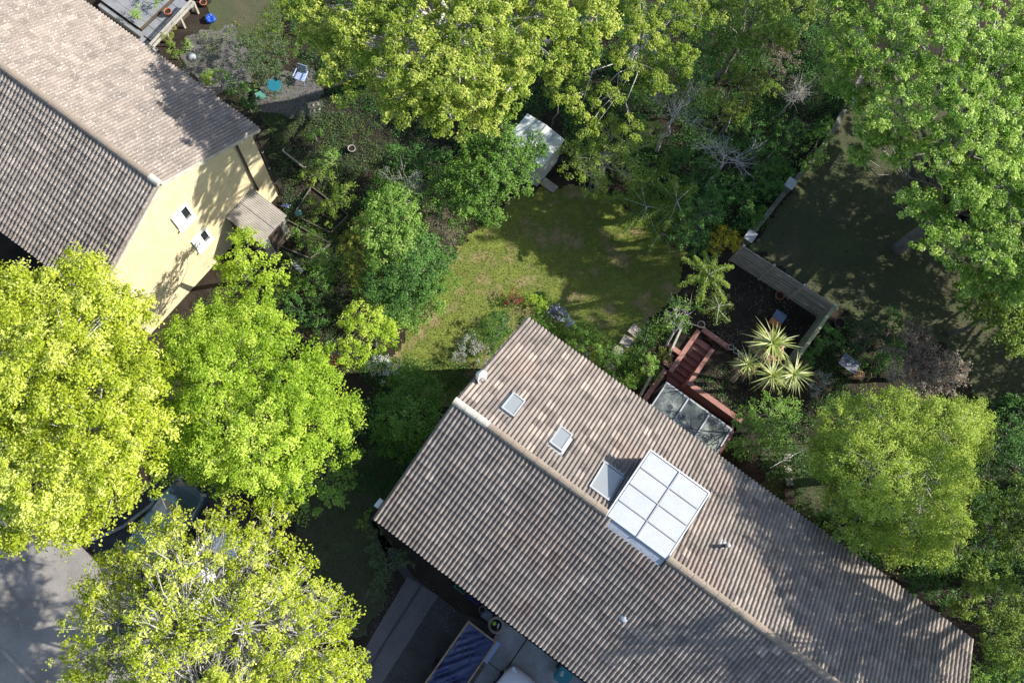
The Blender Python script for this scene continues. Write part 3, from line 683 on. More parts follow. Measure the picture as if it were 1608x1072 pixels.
for s,wd,z0,z1 in ((-3.2,1.6,.9,2.1),(-6,.9,.05,2.1),(-3.2,1.6,3.4,4.6),(-7,1.4,3.4,4.6)):
    for fr_,(ta,tb,tc) in (('f',(LDD-.31,LDD-.25,LDD-.235)),('b',(.31,.25,.235))):
        f=MB().fbox(s,s+wd,min(ta,tb),max(ta,tb),z0,z1,L0).build('window',MT['white'],lh); MB().fbox(s+.07,s+wd-.07,min(tb,tc),max(tb,tc),z0+.07,z1-.07,L0).build('pane',MT['dglass'],f)
# lean-to with corrugated roof against the gable
lt=thing('lean_to','low lean-to with two corrugated sheets against the cream gable wall','lean-to',W(.7,2.1,0,L0))
def corr(s0,s1,t0,t1,z0,z1,o,name,par,m,n=13):
    # ribs run along s; z0 at s0, z1 at s1
    vs=[];K=n*4
    for s,z in ((s0,z0),(s1,z1)):
        for i in range(K+1): vs.append(W(s,t0+(t1-t0)*i/K,z+.018*math.sin(2*pi*i/4+.4),o))
    b=MB().add(vs,[(i,i+1,K+2+i,K+1+i) for i in range(K)]); return b.build(name,m,par,True)
corr(-.10,1.72,1.30,2.08,2.38,2.14,L0,'roof_sheet',lt,MT['corr'],9); corr(-.10,1.70,2.06,2.95,2.36,2.12,L0,'roof_sheet',lt,MT['corr'],10)
MB().fbox(-.10,1.62,1.36,1.42,0,2.05,L0).build('side_wall',MT['darkwood'],lt); MB().fbox(-.10,1.62,2.84,2.90,0,2.05,L0).build('side_wall',MT['darkwood'],lt)
MB().fbox(1.56,1.62,1.42,2.84,0,2.02,L0).build('front_wall',MT['wood'],lt); MB().fbox(1.62,1.65,1.75,2.45,.05,1.9,L0).build('door',MT['darkwood'],lt)
# bicycle-like blue trolley beside it: folded blue garden trolley
c=og(447,326); tr=thing('garden_trolley','pale blue folded trolley between the downpipe and the lean-to','trolley',c)
fr=MB()
for q in(-.12,.12): fr.tube([c+VX*q*.5+UX*-.15+np.array([0,0,.1]),c+VX*q*.5+UX*.45+np.array([0,0,.75])],.018,6)
for k in range(4): fr.tube([c+UX*(-.1+.15*k)-VX*.07+np.array([0,0,.15+.16*k]),c+UX*(-.1+.15*k)+VX*.07+np.array([0,0,.15+.16*k])],.012,6)
fr.build('frame',MT['pblue'],tr)
MB().obox(c+UX*.1+np.array([0,0,.35]),[unit(UX+np.array([0,0,1.])),VX,unit(-UX+np.array([0,0,1.]))],(.25,.05,.02)).build('panel',MT['blue'],tr)
for q in(-.1,.1): MB().tube([c+UX*-.15+VX*(q-.02)+np.array([0,0,.1]),c+UX*-.15+VX*(q+.02)+np.array([0,0,.1])],.1,12).build('wheel',MT['rubber'],tr)

# ================================================================== STAIR, WALLS, CANOPY
stair=thing('garden_stair','terracotta painted steps going down to the sunken yard','stairs',W(6.35,-4.5,0))
n=8
for i in range(n):
    a=-5.45+i*(2.0/n); zt=1.5-(i+1)*(1.5/(n+1)); MB().fbox(5.93,6.66,a,a+2.0/n+.02,zt-.30,zt).build('step',MT['terra'],stair)
MB().fbox(5.72,5.92,-5.62,-3.32,0,1.62).build('side_wall',MT['terra'],stair); MB().fbox(6.67,6.85,-5.30,-3.32,0,1.58).build('side_wall',MT['terra'],stair)
rw=thing('retaining_wall','terracotta topped retaining wall around the sunken yard and stair head','wall',W(7.5,-3.4,0))
def wseg(s0,s1,t0,t1,z1,nm='wall_section'):
    MB().fbox(s0,s1,t0,t1,-.05,z1-.06).build(nm,MT['brick'] if 0 else MT['terra'],rw); MB().fbox(s0-.015,s1+.015,t0-.015,t1+.015,z1-.06,z1).build('coping',MT['terra'],rw)
wseg(5.93,7.35,-5.85,-5.66,1.66); wseg(6.87,9.45,-3.50,-3.30,1.56); wseg(5.52,5.70,-3.28,-.05,1.50); wseg(9.27,9.45,-3.28,-.3,1.5); wseg(5.10,5.70,-4.35,-4.18,1.6); wseg(5.35,5.69,-3.62,-3.46,1.55)
# glazed lean-to roof
cn=thing('glazed_canopy','grey green glazed lean-to roof between the eave and the terracotta walls','canopy',W(7.5,-1.4,0))
for i in range(3):
    a=5.95+i*1.07; MB().add([W(a,-2.55,2.28),W(a+1.0,-2.55,2.28),W(a+1.0,.22,2.62),W(a,.22,2.62)],[(0,1,2,3)]).build('pane',MT['canopy'] if i else MT['canopy'],cn)
for s in (5.90,6.98,8.05,9.12): MB().obox(W(s,-1.15,2.475),[UX,unit(VX+np.array([0,0,.123])),unit(np.array([0,0,1.])-VX*.123)],(.03,1.42,.035)).build('glazing_bar',MT['seam'],cn)
MB().fbox(5.85,9.18,-2.63,-2.56,2.16,2.27).build('gutter',MT['greyframe'],cn)
for s in (5.9,7.5,9.12): MB().fbox(s-.04,s+.04,-2.6,-2.53,0.02,2.15).build('post',MT['seam'],cn)
c=W(8.9,-2.95,.75); pb=thing('float_ball','small pink ball on a shelf in the corner of the sunken yard','ball',c); MB().lathe(c,[(.09*math.sin(a),-.09*math.cos(a)) for a in np.linspace(0.01,pi-.01,9)],14).build('ball',MT['pink'],pb,True)
sh=thing('yard_shelf','long dark shelf against the terracotta wall in the sunken yard','shelf',W(8.3,-3.1,0)); MB().fbox(7.3,9.2,-3.26,-2.85,.60,.66).build('shelf_top',MT['darkwood'],sh)
for s in (7.4,9.1): MB().fbox(s-.03,s+.03,-3.2,-2.9,0.02,.6).build('leg',MT['darkwood'],sh)
# planter edge boards left of the stair
def board(name,label,cat,p0,p1,wd,h,m,z0=0.,group=None,posts=0):
    A=og(*p0);B=og(*p1);d=unit((B-A)*np.array([1,1,0]));nn=np.array([-d[1],d[0],0]);ln=np.linalg.norm((B-A)[:2])
    r=thing(name,label,cat,A,group); c=(A+B)/2; c[2]=(A[2]+B[2])/2+z0+h/2
    sl=unit(B-A); MB().obox(c,[sl,nn,unit(np.cross(sl,nn))],(ln/2,wd/2,h/2)).build('board',m,r)
    for k in range(posts):
        q=A+(B-A)*(k/(max(1,posts-1))); MB().obox(q+nn*(wd/2+.03)+np.array([0,0,(z0+h)/2]),[d,nn,(0,0,1)],(.03,.03,(z0+h)/2+.02)).build('post',m,r)
    return r
board('edging_board','pale timber edging beside the house under the round clipped bush','board',(998,632),(1022,588),.10,.4,MT['wood'],0.,None,2)
board('edging_board','timber edging left of the terracotta stair head','board',(1048,560),(1066,520),.08,.35,MT['wood'],0.,None,2)

# ================================================================== FENCES
def slat_fence(name,label,p0,p1,z_b,h,npan,nsl,m):
    A=at(*p0,z_b+h);B=at(*p1,z_b+h);A[2]=B[2]=z_b; d=unit(B-A);nn=np.array([-d[1],d[0],0]);ln=np.linalg.norm(B-A)
    r=thing(name,label,'fence',(A+B)/2); pl=ln/npan
    for k in range(npan+1):
        q=A+d*pl*k; MB().obox(q+np.array([0,0,h/2]),[d,nn,(0,0,1)],(.05,.06,h/2+.03)).build('post',m,r)
    for k in range(npan):
        for j in range(nsl):
            c=A+d*pl*(k+.5)+np.array([0,0,(j+.5)*h/nsl])+nn*rnd.uniform(-.006,.006)
            MB().obox(c,[d,unit(nn+np.array([0,0,.14])),unit(np.array([0,0,1.])-nn*.14)],(pl/2-.055,.012,h/nsl*.5-.018)).build('slat',m,r)
    return r
slat_fence('board_fence','grey slatted timber fence dividing the shaded lawn from the palm garden',(1168,386),(1312,479),1.5,1.75,3,8,MT['wood'])
A=at(1312,480,3.2);B=at(1252,560,3.0)
f2=thing('capped_fence','mossy capped timber fence running down towards the palm',"fence",(A+B)/2); d=unit((B-A)*np.array([1,1,0]));nn=np.array([-d[1],d[0],0]);ln=np.linalg.norm((B-A)[:2])
MB().obox((A+B)/2*np.array([1,1,0])+np.array([0,0,3.13]),[d,nn,(0,0,1)],(ln/2,.075,.025)).build('cap_rail',MT['woodg'],f2)
for k in range(12): MB().obox((A+d*ln*(k+.5)/12)*np.array([1,1,0])+np.array([0,0,2.28]),[d,nn,(0,0,1)],(ln/24-.004,.012,.80)).build('slat',MT['woodg'],f2)
for k in range(3): MB().obox((A+d*(ln*k/2))*np.array([1,1,0])+np.array([0,0,2.3])+nn*.06,[d,nn,(0,0,1)],(.045,.045,.84)).build('post',MT['woodg'],f2)
# low wall with square piers at the edge of the shaded lawn
lw=thing('boundary_wall','low concrete wall with square pier caps between ivy and shaded lawn','wall',og(1240,290))
wp=[(1160,392),(1205,335),(1230,303),(1275,255),(1300,215),(1325,168),(1345,130)]
for a,c in zip(wp[:-1],wp[1:]):
    A=og(*a);B=og(*c);d=unit((B-A)*np.array([1,1,0]));nn=np.array([-d[1],d[0],0]);ln=np.linalg.norm((B-A)[:2]);q=(A+B)/2;q[2]=1.5
    MB().obox(q+np.array([0,0,.25]),[d,nn,(0,0,1)],(ln/2,.08,.25)).build('wall_section',MT['oldconc'],lw); MB().obox(q+np.array([0,0,.525]),[d,nn,(0,0,1)],(ln/2,.11,.025)).build('coping',MT['oldconc'],lw)
for a in ((1166,384),(1228,303),(1322,174)):
    A=og(*a);A[2]=1.5; MB().obox(A+np.array([0,0,.45]),[UX,VX,(0,0,1)],(.17,.22,.45)).build('pier',MT['oldconc'],lw); MB().obox(A+np.array([0,0,.93]),[UX,VX,(0,0,1)],(.21,.26,.03)).build('pier_cap',MT['greyframe'],lw)
board('garden_fence','low dark timber fence among the shrubs left of the lime green bush','fence',(460,522),(520,562),.05,1.0,MT['darkwood'],0,None,4)
board('edging_board','weathered board edging the vegetable bed nearest the gable','board',(445,240),(480,268),.06,.25,MT['wood'],0,None,2)
# raised beds
def bed(label,pts,grp='raised beds beside the cream gable'):
    P=[og(*p) for p in pts]; r=thing('raised_bed',label,'raised bed',sum(P)/len(P),grp)
    for a,b in zip(P,P[1:]+P[:1]):
        d=unit((b-a)*np.array([1,1,0]));nn=np.array([-d[1],d[0],0]);ln=np.linalg.norm(b-a)
        MB().obox((a+b)/2+np.array([0,0,.11]),[d,nn,(0,0,1)],(ln/2-.03,.02,.12)).build('board',MT['oldwood'],r)
    MB().prism([(p[0],p[1]) for p in P],-.02,.13).build('soil_fill',MT['soil'],r)
bed('raised bed with straw coloured growth, the one farther from the lean-to',[(490,296),(548,340),(520,368),(462,340)])
bed('mossy raised bed beside the lean-to corner',[(452,348),(520,385),(488,408),(440,388)])

# ================================================================== SHED
sd=thing('garden_shed','pale grey shed with white sheet roof between the maple and the lawn','shed',(*at(850,236,0)[:2],0))
def shq(px,py,z): return at(px,py,z)
zr=2.1
R0=[shq(834,174,zr+.15),shq(888,218,zr+.15),shq(852,263,zr),shq(811,198,zr)]
# fit a rectangle in the house frame: s,t of the roof corners
s0,t0=st_of(*R0[0][:2]); 
SX0,SX1=-6.0,-3.78; T0,T1=-9.35,-7.0
sA,tA=st_of(*shq(888,220,zr)[:2]); sB,tB=st_of(*shq(852,263,zr)[:2]); sC,tC=st_of(*shq(811,200,zr)[:2])
SX1=(sA+sB)/2; T1=tB; T0=min(tA,-8.9); SX0=SX1-2.1; 
for k in range(4):
    a=SX0+(SX1-SX0)*k/4; b=SX0+(SX1-SX0)*(k+1)/4-.012; za_=zr+.13*(1-abs((a-SX0)/(SX1-SX0)*2-1)); zb_=zr+.13*(1-abs((b-SX0)/(SX1-SX0)*2-1))
    MB().add([W(a,T0,za_),W(b,T0,zb_),W(b,T1,zb_),W(a,T1,za_),W(a,T0,za_-.02),W(b,T0,zb_-.02),W(b,T1,zb_-.02),W(a,T1,za_-.02)],[(0,1,2,3),(7,6,5,4),(0,4,5,1),(1,5,6,2),(2,6,7,3),(3,7,4,0)]).build('roof_sheet',MT['shed'],sd)
MB().fbox(SX0+.06,SX1-.06,T0+.06,T0+.10,0,zr).build('wall',MT['shed'],sd)
for a,b in ((SX0+.06,SX0+.10),(SX1-.10,SX1-.06)): MB().fbox(a,b,T0+.10,T1-.10,0,zr).build('wall',MT['shed'],sd)
MB().add([W(SX0+.06,T1-.06,0),W(SX1-.06,T1-.06,0),W(SX1-.06,T1-.06,zr),W((SX0+SX1)/2,T1-.06,zr+.11),W(SX0+.06,T1-.06,zr)],[(0,1,2,3,4)]).build('wall',MT['shed'],sd)
MB().fbox((SX0+SX1)/2-.4,(SX0+SX1)/2+.4,T1-.05,T1-.02,.05,1.9).build('door',MT['greyframe'],sd)
for k in range(1,4): MB().fbox(SX0+(SX1-SX0)*k/4-.02,SX0+(SX1-SX0)*k/4+.01,T0,T1,zr+.13*(1-abs(k/2-1))+.003,zr+.13*(1-abs(k/2-1))+.03).build('roof_seam',MT['greyframe'],sd)
for q in (T1-.0,): MB().fbox(SX1-.08,SX1-.02,T0,T1,zr-.06,zr-.01).build('trim',MT['white'],sd)
st=og(862,292); s_=thing('door_step','flat grey stone slab in front of the pale shed','slab',st); MB().obox(st+np.array([0,0,.05]),[UX,VX,(0,0,1)],(.38,.2,.05)).build('slab',MT['slab'],s_)

# ================================================================== UPPER LEFT GARDEN
dk=thing('garden_deck','grey boarded terrace with steps behind the cream house','deck',W(-10.6,-2.6,0,L0))
for k in range(7): MB().fbox(-12.6,-10.25,-4.9+k*.40,-4.9+k*.40+.385,.50,.545,L0).build('deck_board',MT['deckw'],dk)
for k in range(5): MB().fbox(-10.2,-9.35,-4.6+k*.52,-4.6+k*.52+.50,.28,.325,L0).build('deck_board',MT['deckw'],dk)
MB().fbox(-12.6,-10.25,-4.9,-2.15,.05,.49,L0).build('frame',MT['darkwood'],dk); MB().fbox(-10.24,-9.35,-4.6,-2.0,.03,.27,L0).build('frame',MT['darkwood'],dk)
for a,b in (((-12.6,-2.05),(-10.0,-1.85)),((-12.6,-1.35),(-10.5,-1.15)),((-12.6,-.70),(-10.6,-.55))): MB().fbox(a[0],b[0],a[1],b[1],.0,.42,L0).build('step_board',MT['deckw'],dk)
for k,(a,b) in enumerate(((-10.0,-9.75),(-9.72,-9.47),(-9.44,-9.2))): MB().fbox(a,b,-1.95,-.8,.0,.34-.09*k,L0).build('step_board',MT['deckw'],dk)
fr=thing('post_rail_fence','pale weathered double rail fence at the edge of the grey deck','fence',og(272,40))
A=at(303,2,.9);B=at(238,72,.9);d=unit((B-A)*np.array([1,1,0]));nn=np.array([-d[1],d[0],0]);ln=np.linalg.norm((B-A)[:2])
for q in(-.09,.09): MB().obox((A+B)/2+nn*q,[d,nn,(0,0,1)],(ln/2,.05,.03)).build('rail',MT['wood'],fr)
for k in range(4): MB().obox((A+(B-A)*k/3)*np.array([1,1,0])+np.array([0,0,.43]),[d,nn,(0,0,1)],(.045,.045,.43)).build('post',MT['wood'],fr)
def pot(px,py,r,h,m,label,name='plant_pot',group=None,fill='soil',dz=0.):
    c=og(px,py,dz); p=thing(name,label,'pot',c,group)
    MB().lathe(c,[(0.001,.01),(r*.72,0),(r*.98,h*.82),(r*1.06,h*.83),(r*1.06,h),(r*.88,h),(r*.84,h*.82)],22).build('pot',m,p,True)
    MB().lathe(c,[(r*.85,h*.84),(.001,h*.86)],22).build('soil_fill',MT[fill],p); return p
pot(301,14,.17,.3,MT['slab'],'cream rimmed empty pot at the end of the rail fence')
pot(321,9,.16,.26,MT['terrapot'],'small terracotta pot, right of the cream rimmed pot')
pot(312,-2,.2,.3,MT['terrapot'],'large terracotta pot at the top edge of the picture')
pot(266,24,.17,.3,MT['terrapot'],'rust brown pot standing on the grey deck',dz=.3)
pot(553,238,.17,.32,MT['slab'],'tall pale rimmed pot on the dark soil in the shade')
pot(1098,512,.16,.3,MT['slab'],'mossy stone pot at the head of the terracotta stair')
pot(1145,547,.12,.26,MT['lead'],'pale round pot on the end of the terracotta wall'); pot(1153,553,.1,.2,MT['lead'],'small grey pot, middle of three below the palm'); pot(1160,558,.1,.22,MT['white'],'small whitish pot nearest the palm trunk')
pot(1312,511,.24,.4,MT['black'],'large black tub behind the capped fence')
pot(1222,466,.2,.22,MT['terrapot'],'low brown pot on the soil below the slatted fence')
c=og(332,33); bb=thing('blue_bucket','crumpled bright blue plastic tub on the gravel','tub',c)
vs=[];K=18
for j,(r,z) in enumerate(((.001,.04),(.16,.02),(.22,.16),(.20,.26),(.12,.20),(.001,.16))):
    for k in range(K):
        a=2*pi*k/K; q=r*(1+.16*math.sin(3*a+j)+.08*math.sin(7*a+2*j)); vs.append((c[0]+q*math.cos(a),c[1]+q*math.sin(a),c[2]+z+.03*math.sin(4*a+j)))
MB().add(vs,[(j*K+k,j*K+(k+1)%K,(j+1)*K+(k+1)%K,(j+1)*K+k) for j in range(5) for k in range(K)]).build('tub',MT['blue'],bb,True)
MB().tube([c+np.array([-.28,.05,.02]),c+np.array([-.22,.2,.12]),c+np.array([-.05,.22,.2]),c+np.array([.05,.1,.28])],.02,6).build('handle',MT['pblue'],bb)
c=og(302,91); rk=thing('garden_stone','rounded blue grey stone at the gravel edge','stone',c); MB().lathe(c,[(.2,.0),(.19,.08),(.1,.15),(.001,.17)],9).build('stone',MT['lead'],rk,True)
# round table, chairs
c=og(435,147); tb=thing('garden_table','round teal garden table on the gravel patch','table',c)
MB().lathe(c,[(.001,.70),(.32,.70),(.33,.715),(.32,.73),(.001,.73)],28).build('table_top',MT['teal'],tb)
for k in range(3):
    a=2*pi*k/3; MB().tube([c+np.array([math.cos(a)*.28,math.sin(a)*.28,0]),c+np.array([math.cos(a)*.08,math.sin(a)*.08,.38]),c+np.array([math.cos(a)*.22,math.sin(a)*.22,.70])],.014,6).build('leg',MT['teal'],tb)
def chair(px,py,face,m,label,slats=False,fm=None):
    c=og(px,py); ch=thing('garden_chair',label,'chair',c); fm=fm or m
    f=np.array([math.cos(face),math.sin(face),0]);r=np.array([-f[1],f[0],0]);z=np.array([0,0,1.])
    if slats:
        for k in range(6): MB().obox(c+f*(-.19+k*.075)+z*.43,[f,r,z],(.028,.24,.01)).build('slat',m,ch)
        for k in range(4): MB().obox(c-f*(.25+.03*k)+z*(.55+k*.10),[unit(f*.3+z),r,np.cross(unit(f*.3+z),r)],(.032,.24,.01)).build('slat',m,ch)
        for q in(-1,1): MB().obox(c+r*q*.27-f*.0+z*.62,[f,r,z],(.24,.02,.012)).build('armrest',m,ch)
    else:
        MB().obox(c+z*.44,[f,r,z],(.20,.20,.02)).build('seat',m,ch)
        MB().tube([c-f*.2+r*.2+z*.44,c-f*.28+r*.21+z*.80,c-f*.33+z*.87,c-f*.28-r*.21+z*.80,c-f*.2-r*.2+z*.44],.014,6).build('backrest',fm,ch)
    for a in(-1,1):
        for b in(-1,1): MB().tube([c+f*a*.2+r*b*.2,c+f*a*.18+r*b*.19+z*.43],.013,6).build('leg',fm,ch)
    return ch
chair(412,158,.5,MT['green'],'sage green seated chair left of the round teal table',False,MT['darkwood'])
chair(475,128,-1.9,MT['pblue'],'powder blue slatted armchair right of the round teal table',True)
chair(1342,592,pi-.55,MT['pine'],'light wooden chair pulled up to the dark garden table',False,MT['pine'])
for k in range(4): 
    c=og(*((492,166),(499,164),(493,174),(501,172))[k]); q=thing('garden_stone',('upper left stone','upper right stone','lower left stone','lower right stone')[k]+' of the pale cluster under the maple','stone',c,'pale stones under the maple'); MB().lathe(c,[(.075,0),(.07,.05),(.03,.08),(.001,.085)],8).build('stone',MT['slab'],q,True)
c=og(415,407); hs=thing('garden_hose','pale curved hose lying on the soil below the raised beds','hose',og(450,410))
MB().tube([og(*p)+np.array([0,0,.03]) for p in ((428,392),(443,392),(454,400),(459,412),(457,424),(450,432))],.016,6).build('hose',MT['hose'],hs)
c=og(470,338); gr=thing('green_tub','small green round lid at the corner of the raised bed','tub',c); MB().lathe(c,[(.001,.3),(.15,.29),(.16,.25),(.14,0)],16).build('tub',MT['limeball'] if 0 else MT['green'],gr,True)
board('path_plank','grey plank lying on the soil below the raised beds','plank',(458,410),(475,428),.22,.04,MT['deckw'])
# ================================================================== RIGHT GARDEN FURNITURE
c=at(1222,500,2.0); c[2]=1.5
tb=thing('side_table','low table with a slate blue top and orange end near the palm','table',c)
a=TH
e1=np.array([math.cos(a),math.sin(a),0]);e2=np.array([-math.sin(a),math.cos(a),0]);z=np.array([0,0,1.])
MB().obox(c+z*.5+e2*.12,[e1,e2,z],(.26,.22,.02)).build('table_top',MT['slate'],tb); MB().obox(c+z*.48-e2*.25,[e1,e2,z],(.26,.15,.02)).build('shelf',MT['orange'],tb)
for i in(-1,1):
    for j in(-1,1): MB().obox(c+e1*i*.22+e2*(j*.3-.06)+z*.23,[e1,e2,z],(.02,.02,.23)).build('leg',MT['darkwood'],tb)
c=og(1322,577,.0); tb=thing('garden_table','dark rectangular garden table set behind the palm','table',c)
for k in range(5): MB().obox(c+z*.72+e2*(-.24+k*.12),[e1,e2,z],(.42,.054,.015)).build('slat',MT['cheek'],tb)
for i in(-1,1):
    for j in(-1,1): MB().obox(c+e1*i*.38+e2*j*.24+z*.35,[e1,e2,z],(.025,.025,.35)).build('leg',MT['darkwood'],tb)
cc=c+z*.735-e1*.02-e2*.05; bk=thing('book','pale folded leaflet lying on the dark garden table','paper',cc); MB().obox(cc+z*.006,[unit(e1-e2),unit(e1+e2),z],(.05,.10,.006)).build('pages',MT['white'],bk)
for k,(px,py) in enumerate(((1283,594),(1285,612),(1245,716))):
    c=og(px,py); 
# washing line
A=og(1182,742);A[2]+=1.9;B=og(1268,696);B[2]+=2.1
wl=thing('washing_line','thin washing line with pegs over the dark side lawn','washing line',(A+B)/2)
MB().tube([A+(B-A)*k/8-np.array([0,0,.25*math.sin(pi*k/8)]) for k in range(9)],.008,4).build('line',MT['white'],wl)
for k in (2,3.2,4.6,6): q=A+(B-A)*k/8-np.array([0,0,.25*math.sin(pi*k/8)]); MB().obox(q,[UX,VX,(0,0,1)],(.02,.02,.05)).build('peg',MT['white'],wl)
for q,nn_ in ((A,0),(B,1)): MB().tube([(q[0],q[1],float(G(q[0],q[1]))),q],.025,6).build('post',MT['darkwood'],wl)
# ================================================================== FRONT OF THE MAIN HOUSE
c=W(5.6,11.6,0); sk=thing('covered_trailer','long trailer covered with a wrinkled navy tarpaulin in front of the house','trailer',c)
s0,s1,t0,t1=4.92,6.28,9.75,13.6
for a,b,cc,d in ((s0,s1,t0,t0+.04),(s0,s1,t1-.04,t1),(s0,s0+.04,t0+.04,t1-.04),(s1-.04,s1,t0+.04,t1-.04)):
    MB().fbox(a,b,cc,d,.35,.95).build('side_panel',MT['darkwood'],sk); MB().fbox(a-.008,b+.008,cc-.008,d+.008,.951,.972).build('rim',MT['straw'],sk)
MB().fbox(s0+.04,s1-.04,t0+.04,t1-.04,.33,.40).build('bed',MT['darkwood'],sk)
NX,NY=34,90; X,Y=np.meshgrid(np.linspace(s0+.03,s1-.03,NX),np.linspace(t0+.03,t1-.03,NY))
H_=.90+.05*np.sin(X*3+Y*1.3+2*np.sin(Y*.9))*np.sin(Y*2.1+X)-.10*np.sin((X-s0)/(s1-s0)*pi)+.035*np.abs(np.sin(X*9+np.sin(Y*5)*2))+.045*np.abs(np.sin(Y*4.3+X*6+2.2*np.sin(X*3+Y*2)))+.012*np.sin(X*19+Y*13+3*np.sin(Y*3))
H_+=.07*np.exp(-((Y-11.9)**2)/.25)*np.sin(X*14+Y*9); edge=np.minimum(np.minimum(X-s0,s1-X),np.minimum(Y-t0,t1-Y)); H_=np.where(edge<.06,.925,H_)
vv=np.array([W(a,b,h) for a,b,h in zip(X.ravel(),Y.ravel(),H_.ravel())]); i,j=np.meshgrid(np.arange(NX-1),np.arange(NY-1)); a=(j*NX+i).ravel()
quadmesh('tarpaulin',vv,np.column_stack([a,a+1,a+NX+1,a+NX]),MT['tarp'],None,sk,True)
for s in (s0-.09,s1+.09): MB().tube([W(s-.07,11.9,.3),W(s+.07,11.9,.3)],.3,16).build('wheel',MT['rubber'],sk)
bd=thing('blue_board','pale blue plank leaning along the tarpaulin trailer','board',W(6.4,10.1,0)); MB().fbox(6.31,6.50,9.72,10.62,.45,.50).build('plank',MT['board'],bd); 
for t in (9.85,10.5): MB().fbox(6.36,6.46,t-.04,t+.04,.03,.45).build('leg',MT['darkwood'],bd)
pk=thing('gravel_trough','narrow trough of dark gravel beside the tarpaulin trailer','trough',W(6.42,11.6,0)); MB().fbox(6.33,6.52,10.7,13.4,.03,.42).build('trough',MT['wood'],pk); 
MB().fbox(6.345,6.505,10.72,13.38,.42,.435).build('gravel_fill',MT['gravel'],pk)
board('edging_board','pale timber rail on the drive beside the tarpaulin trailer','board',(693,1040),(672,1075),.07,.12,MT['wood'])
board('edging_board','second thin rail lying just left of the first beside the trailer','board',(685,1045),(664,1078),.04,.08,MT['wood'])
c=W(5.96,9.25,0.03); p=thing('round_planter','wide stone ring planter with a lime green ball by the front eave','planter',c)
MB().lathe(c,[(.001,.02),(.30,0),(.34,.30),(.33,.36),(.24,.36),(.22,.18),(.001,.17)],28).build('bowl',MT['slab'],p,True)
MB().lathe(c,[(.225,.20),(.001,.22)],20).build('dark_fill',MT['rubber'],p)
cc=c+np.array([-.08,.07,.28]); q=thing('lime_ball','lime green ball lying in the ring planter','ball',cc); MB().lathe(cc,[(.09*math.sin(a),-.09*math.cos(a)) for a in np.linspace(.01,pi-.01,9)],14).build('ball',MT['limeball'],q,True)
cc=c+np.array([.08,-.05,.24]); q=thing('hand_trowel','small silver trowel in the ring planter','trowel',cc); MB().obox(cc,[unit(np.array([.3,1.,.3])),(1,-.3,0),(0,0,1)],(.11,.025,.008)).build('blade',MT['chrome'],q)
q=thing('blue_crate','small slate blue crate beside the ring planter under the eave','crate',W(5.45,9.15,0)); MB().fbox(5.25,5.65,9.0,9.35,.02,.28).build('crate_body',MT['slate'],q); MB().fbox(5.28,5.62,9.03,9.32,.28,.30).build('lid',MT['cheek'],q)
pot(757,956,.14,.3,MT['cheek'],'dark empty pot under the front eave left of the ring planter')
def tub(s,t,m,lab):
    q=thing('recycling_box',lab,'box',W(s,t,0)); b=MB(); a0,a1,c0,c1=s-.25,s+.25,t-.12,t+.14
    for x in ((a0,a1,c0,c0+.02),(a0,a1,c1-.02,c1),(a0,a0+.02,c0+.02,c1-.02),(a1-.02,a1,c0+.02,c1-.02)): b.fbox(*x,.02,.42)
    b.build('box_side',m,q); MB().fbox(a0+.02,a1-.02,c0+.02,c1-.02,.02,.06).build('box_base',m,q); MB().fbox(a0+.02,a1-.02,c0-.0+.1,c0+.13,.34,.37).build('handle',m,q)
tub(3.95,DD+.12,MT['green'],'green recycling box half under the front eave'); tub(4.62,DD+.12,MT['purple'],'purple recycling box half under the front eave')
# teal wheelie bin with white house number
c=W(9.15,9.22,0.03); wb=thing('wheelie_bin','teal wheelie bin with white digits on its lid by the front eave','bin',c)
b=MB(); 
lo_=[c+UX*a*.20+VX*d*.22+z*.12 for a,d in ((-1,-1),(1,-1),(1,1),(-1,1))]; hi_=[c+UX*a*.26+VX*d*.28+z*.98 for a,d in ((-1,-1),(1,-1),(1,1),(-1,1))]
b.add(lo_+hi_,[(3,2,1,0),(0,1,5,4),(1,2,6,5),(2,3,7,6),(3,0,4,7)]).build('bin_body',MT['tealbin'],wb)
lid=MB().obox(c+z*1.01,[UX,VX,z],(.29,.31,.03)).obox(c+z*1.045,[UX,VX,z],(.25,.27,.008)).build('lid',MT['tealbin'],wb)
MB().tube([c+UX*-.22-VX*.34+z*.97,c+UX*.22-VX*.34+z*.97],.018,6).build('handle',MT['tealbin'],wb)
for q in(-1,1): MB().tube([c+UX*q*.24-VX*.2+z*.12,c+UX*q*.29-VX*.2+z*.12],.12,12).build('wheel',MT['rubber'],wb)
SEG={'4':[((0,1),(0,.5)),((0,.5),(.55,.5)),((.42,1),(.42,0))],'8':[((0,0),(.5,0)),((0,.5),(.5,.5)),((0,1),(.5,1)),((0,0),(0,1)),((.5,0),(.5,1))]}
dg=MB(); e_r=unit(UX*.3+VX*.95); e_u=unit(UX*.95-VX*.3)
for k,ch_ in enumerate('48'):
    for (x0,y0),(x1,y1) in SEG[ch_]:
        A=c-UX*.12-VX*.02+z*1.056+e_r*(k*.105-.10+x0*.13)+e_u*(y0*.12-.06); B=c-UX*.12-VX*.02+z*1.056+e_r*(k*.105-.10+x1*.13)+e_u*(y1*.12-.06); d=unit(B-A)
        dg.obox((A+B)/2,[d,np.cross(z,d),z],(np.linalg.norm(B-A)/2+.008,.009,.003))
dg.build('number_sticker',MT['white'],lid)

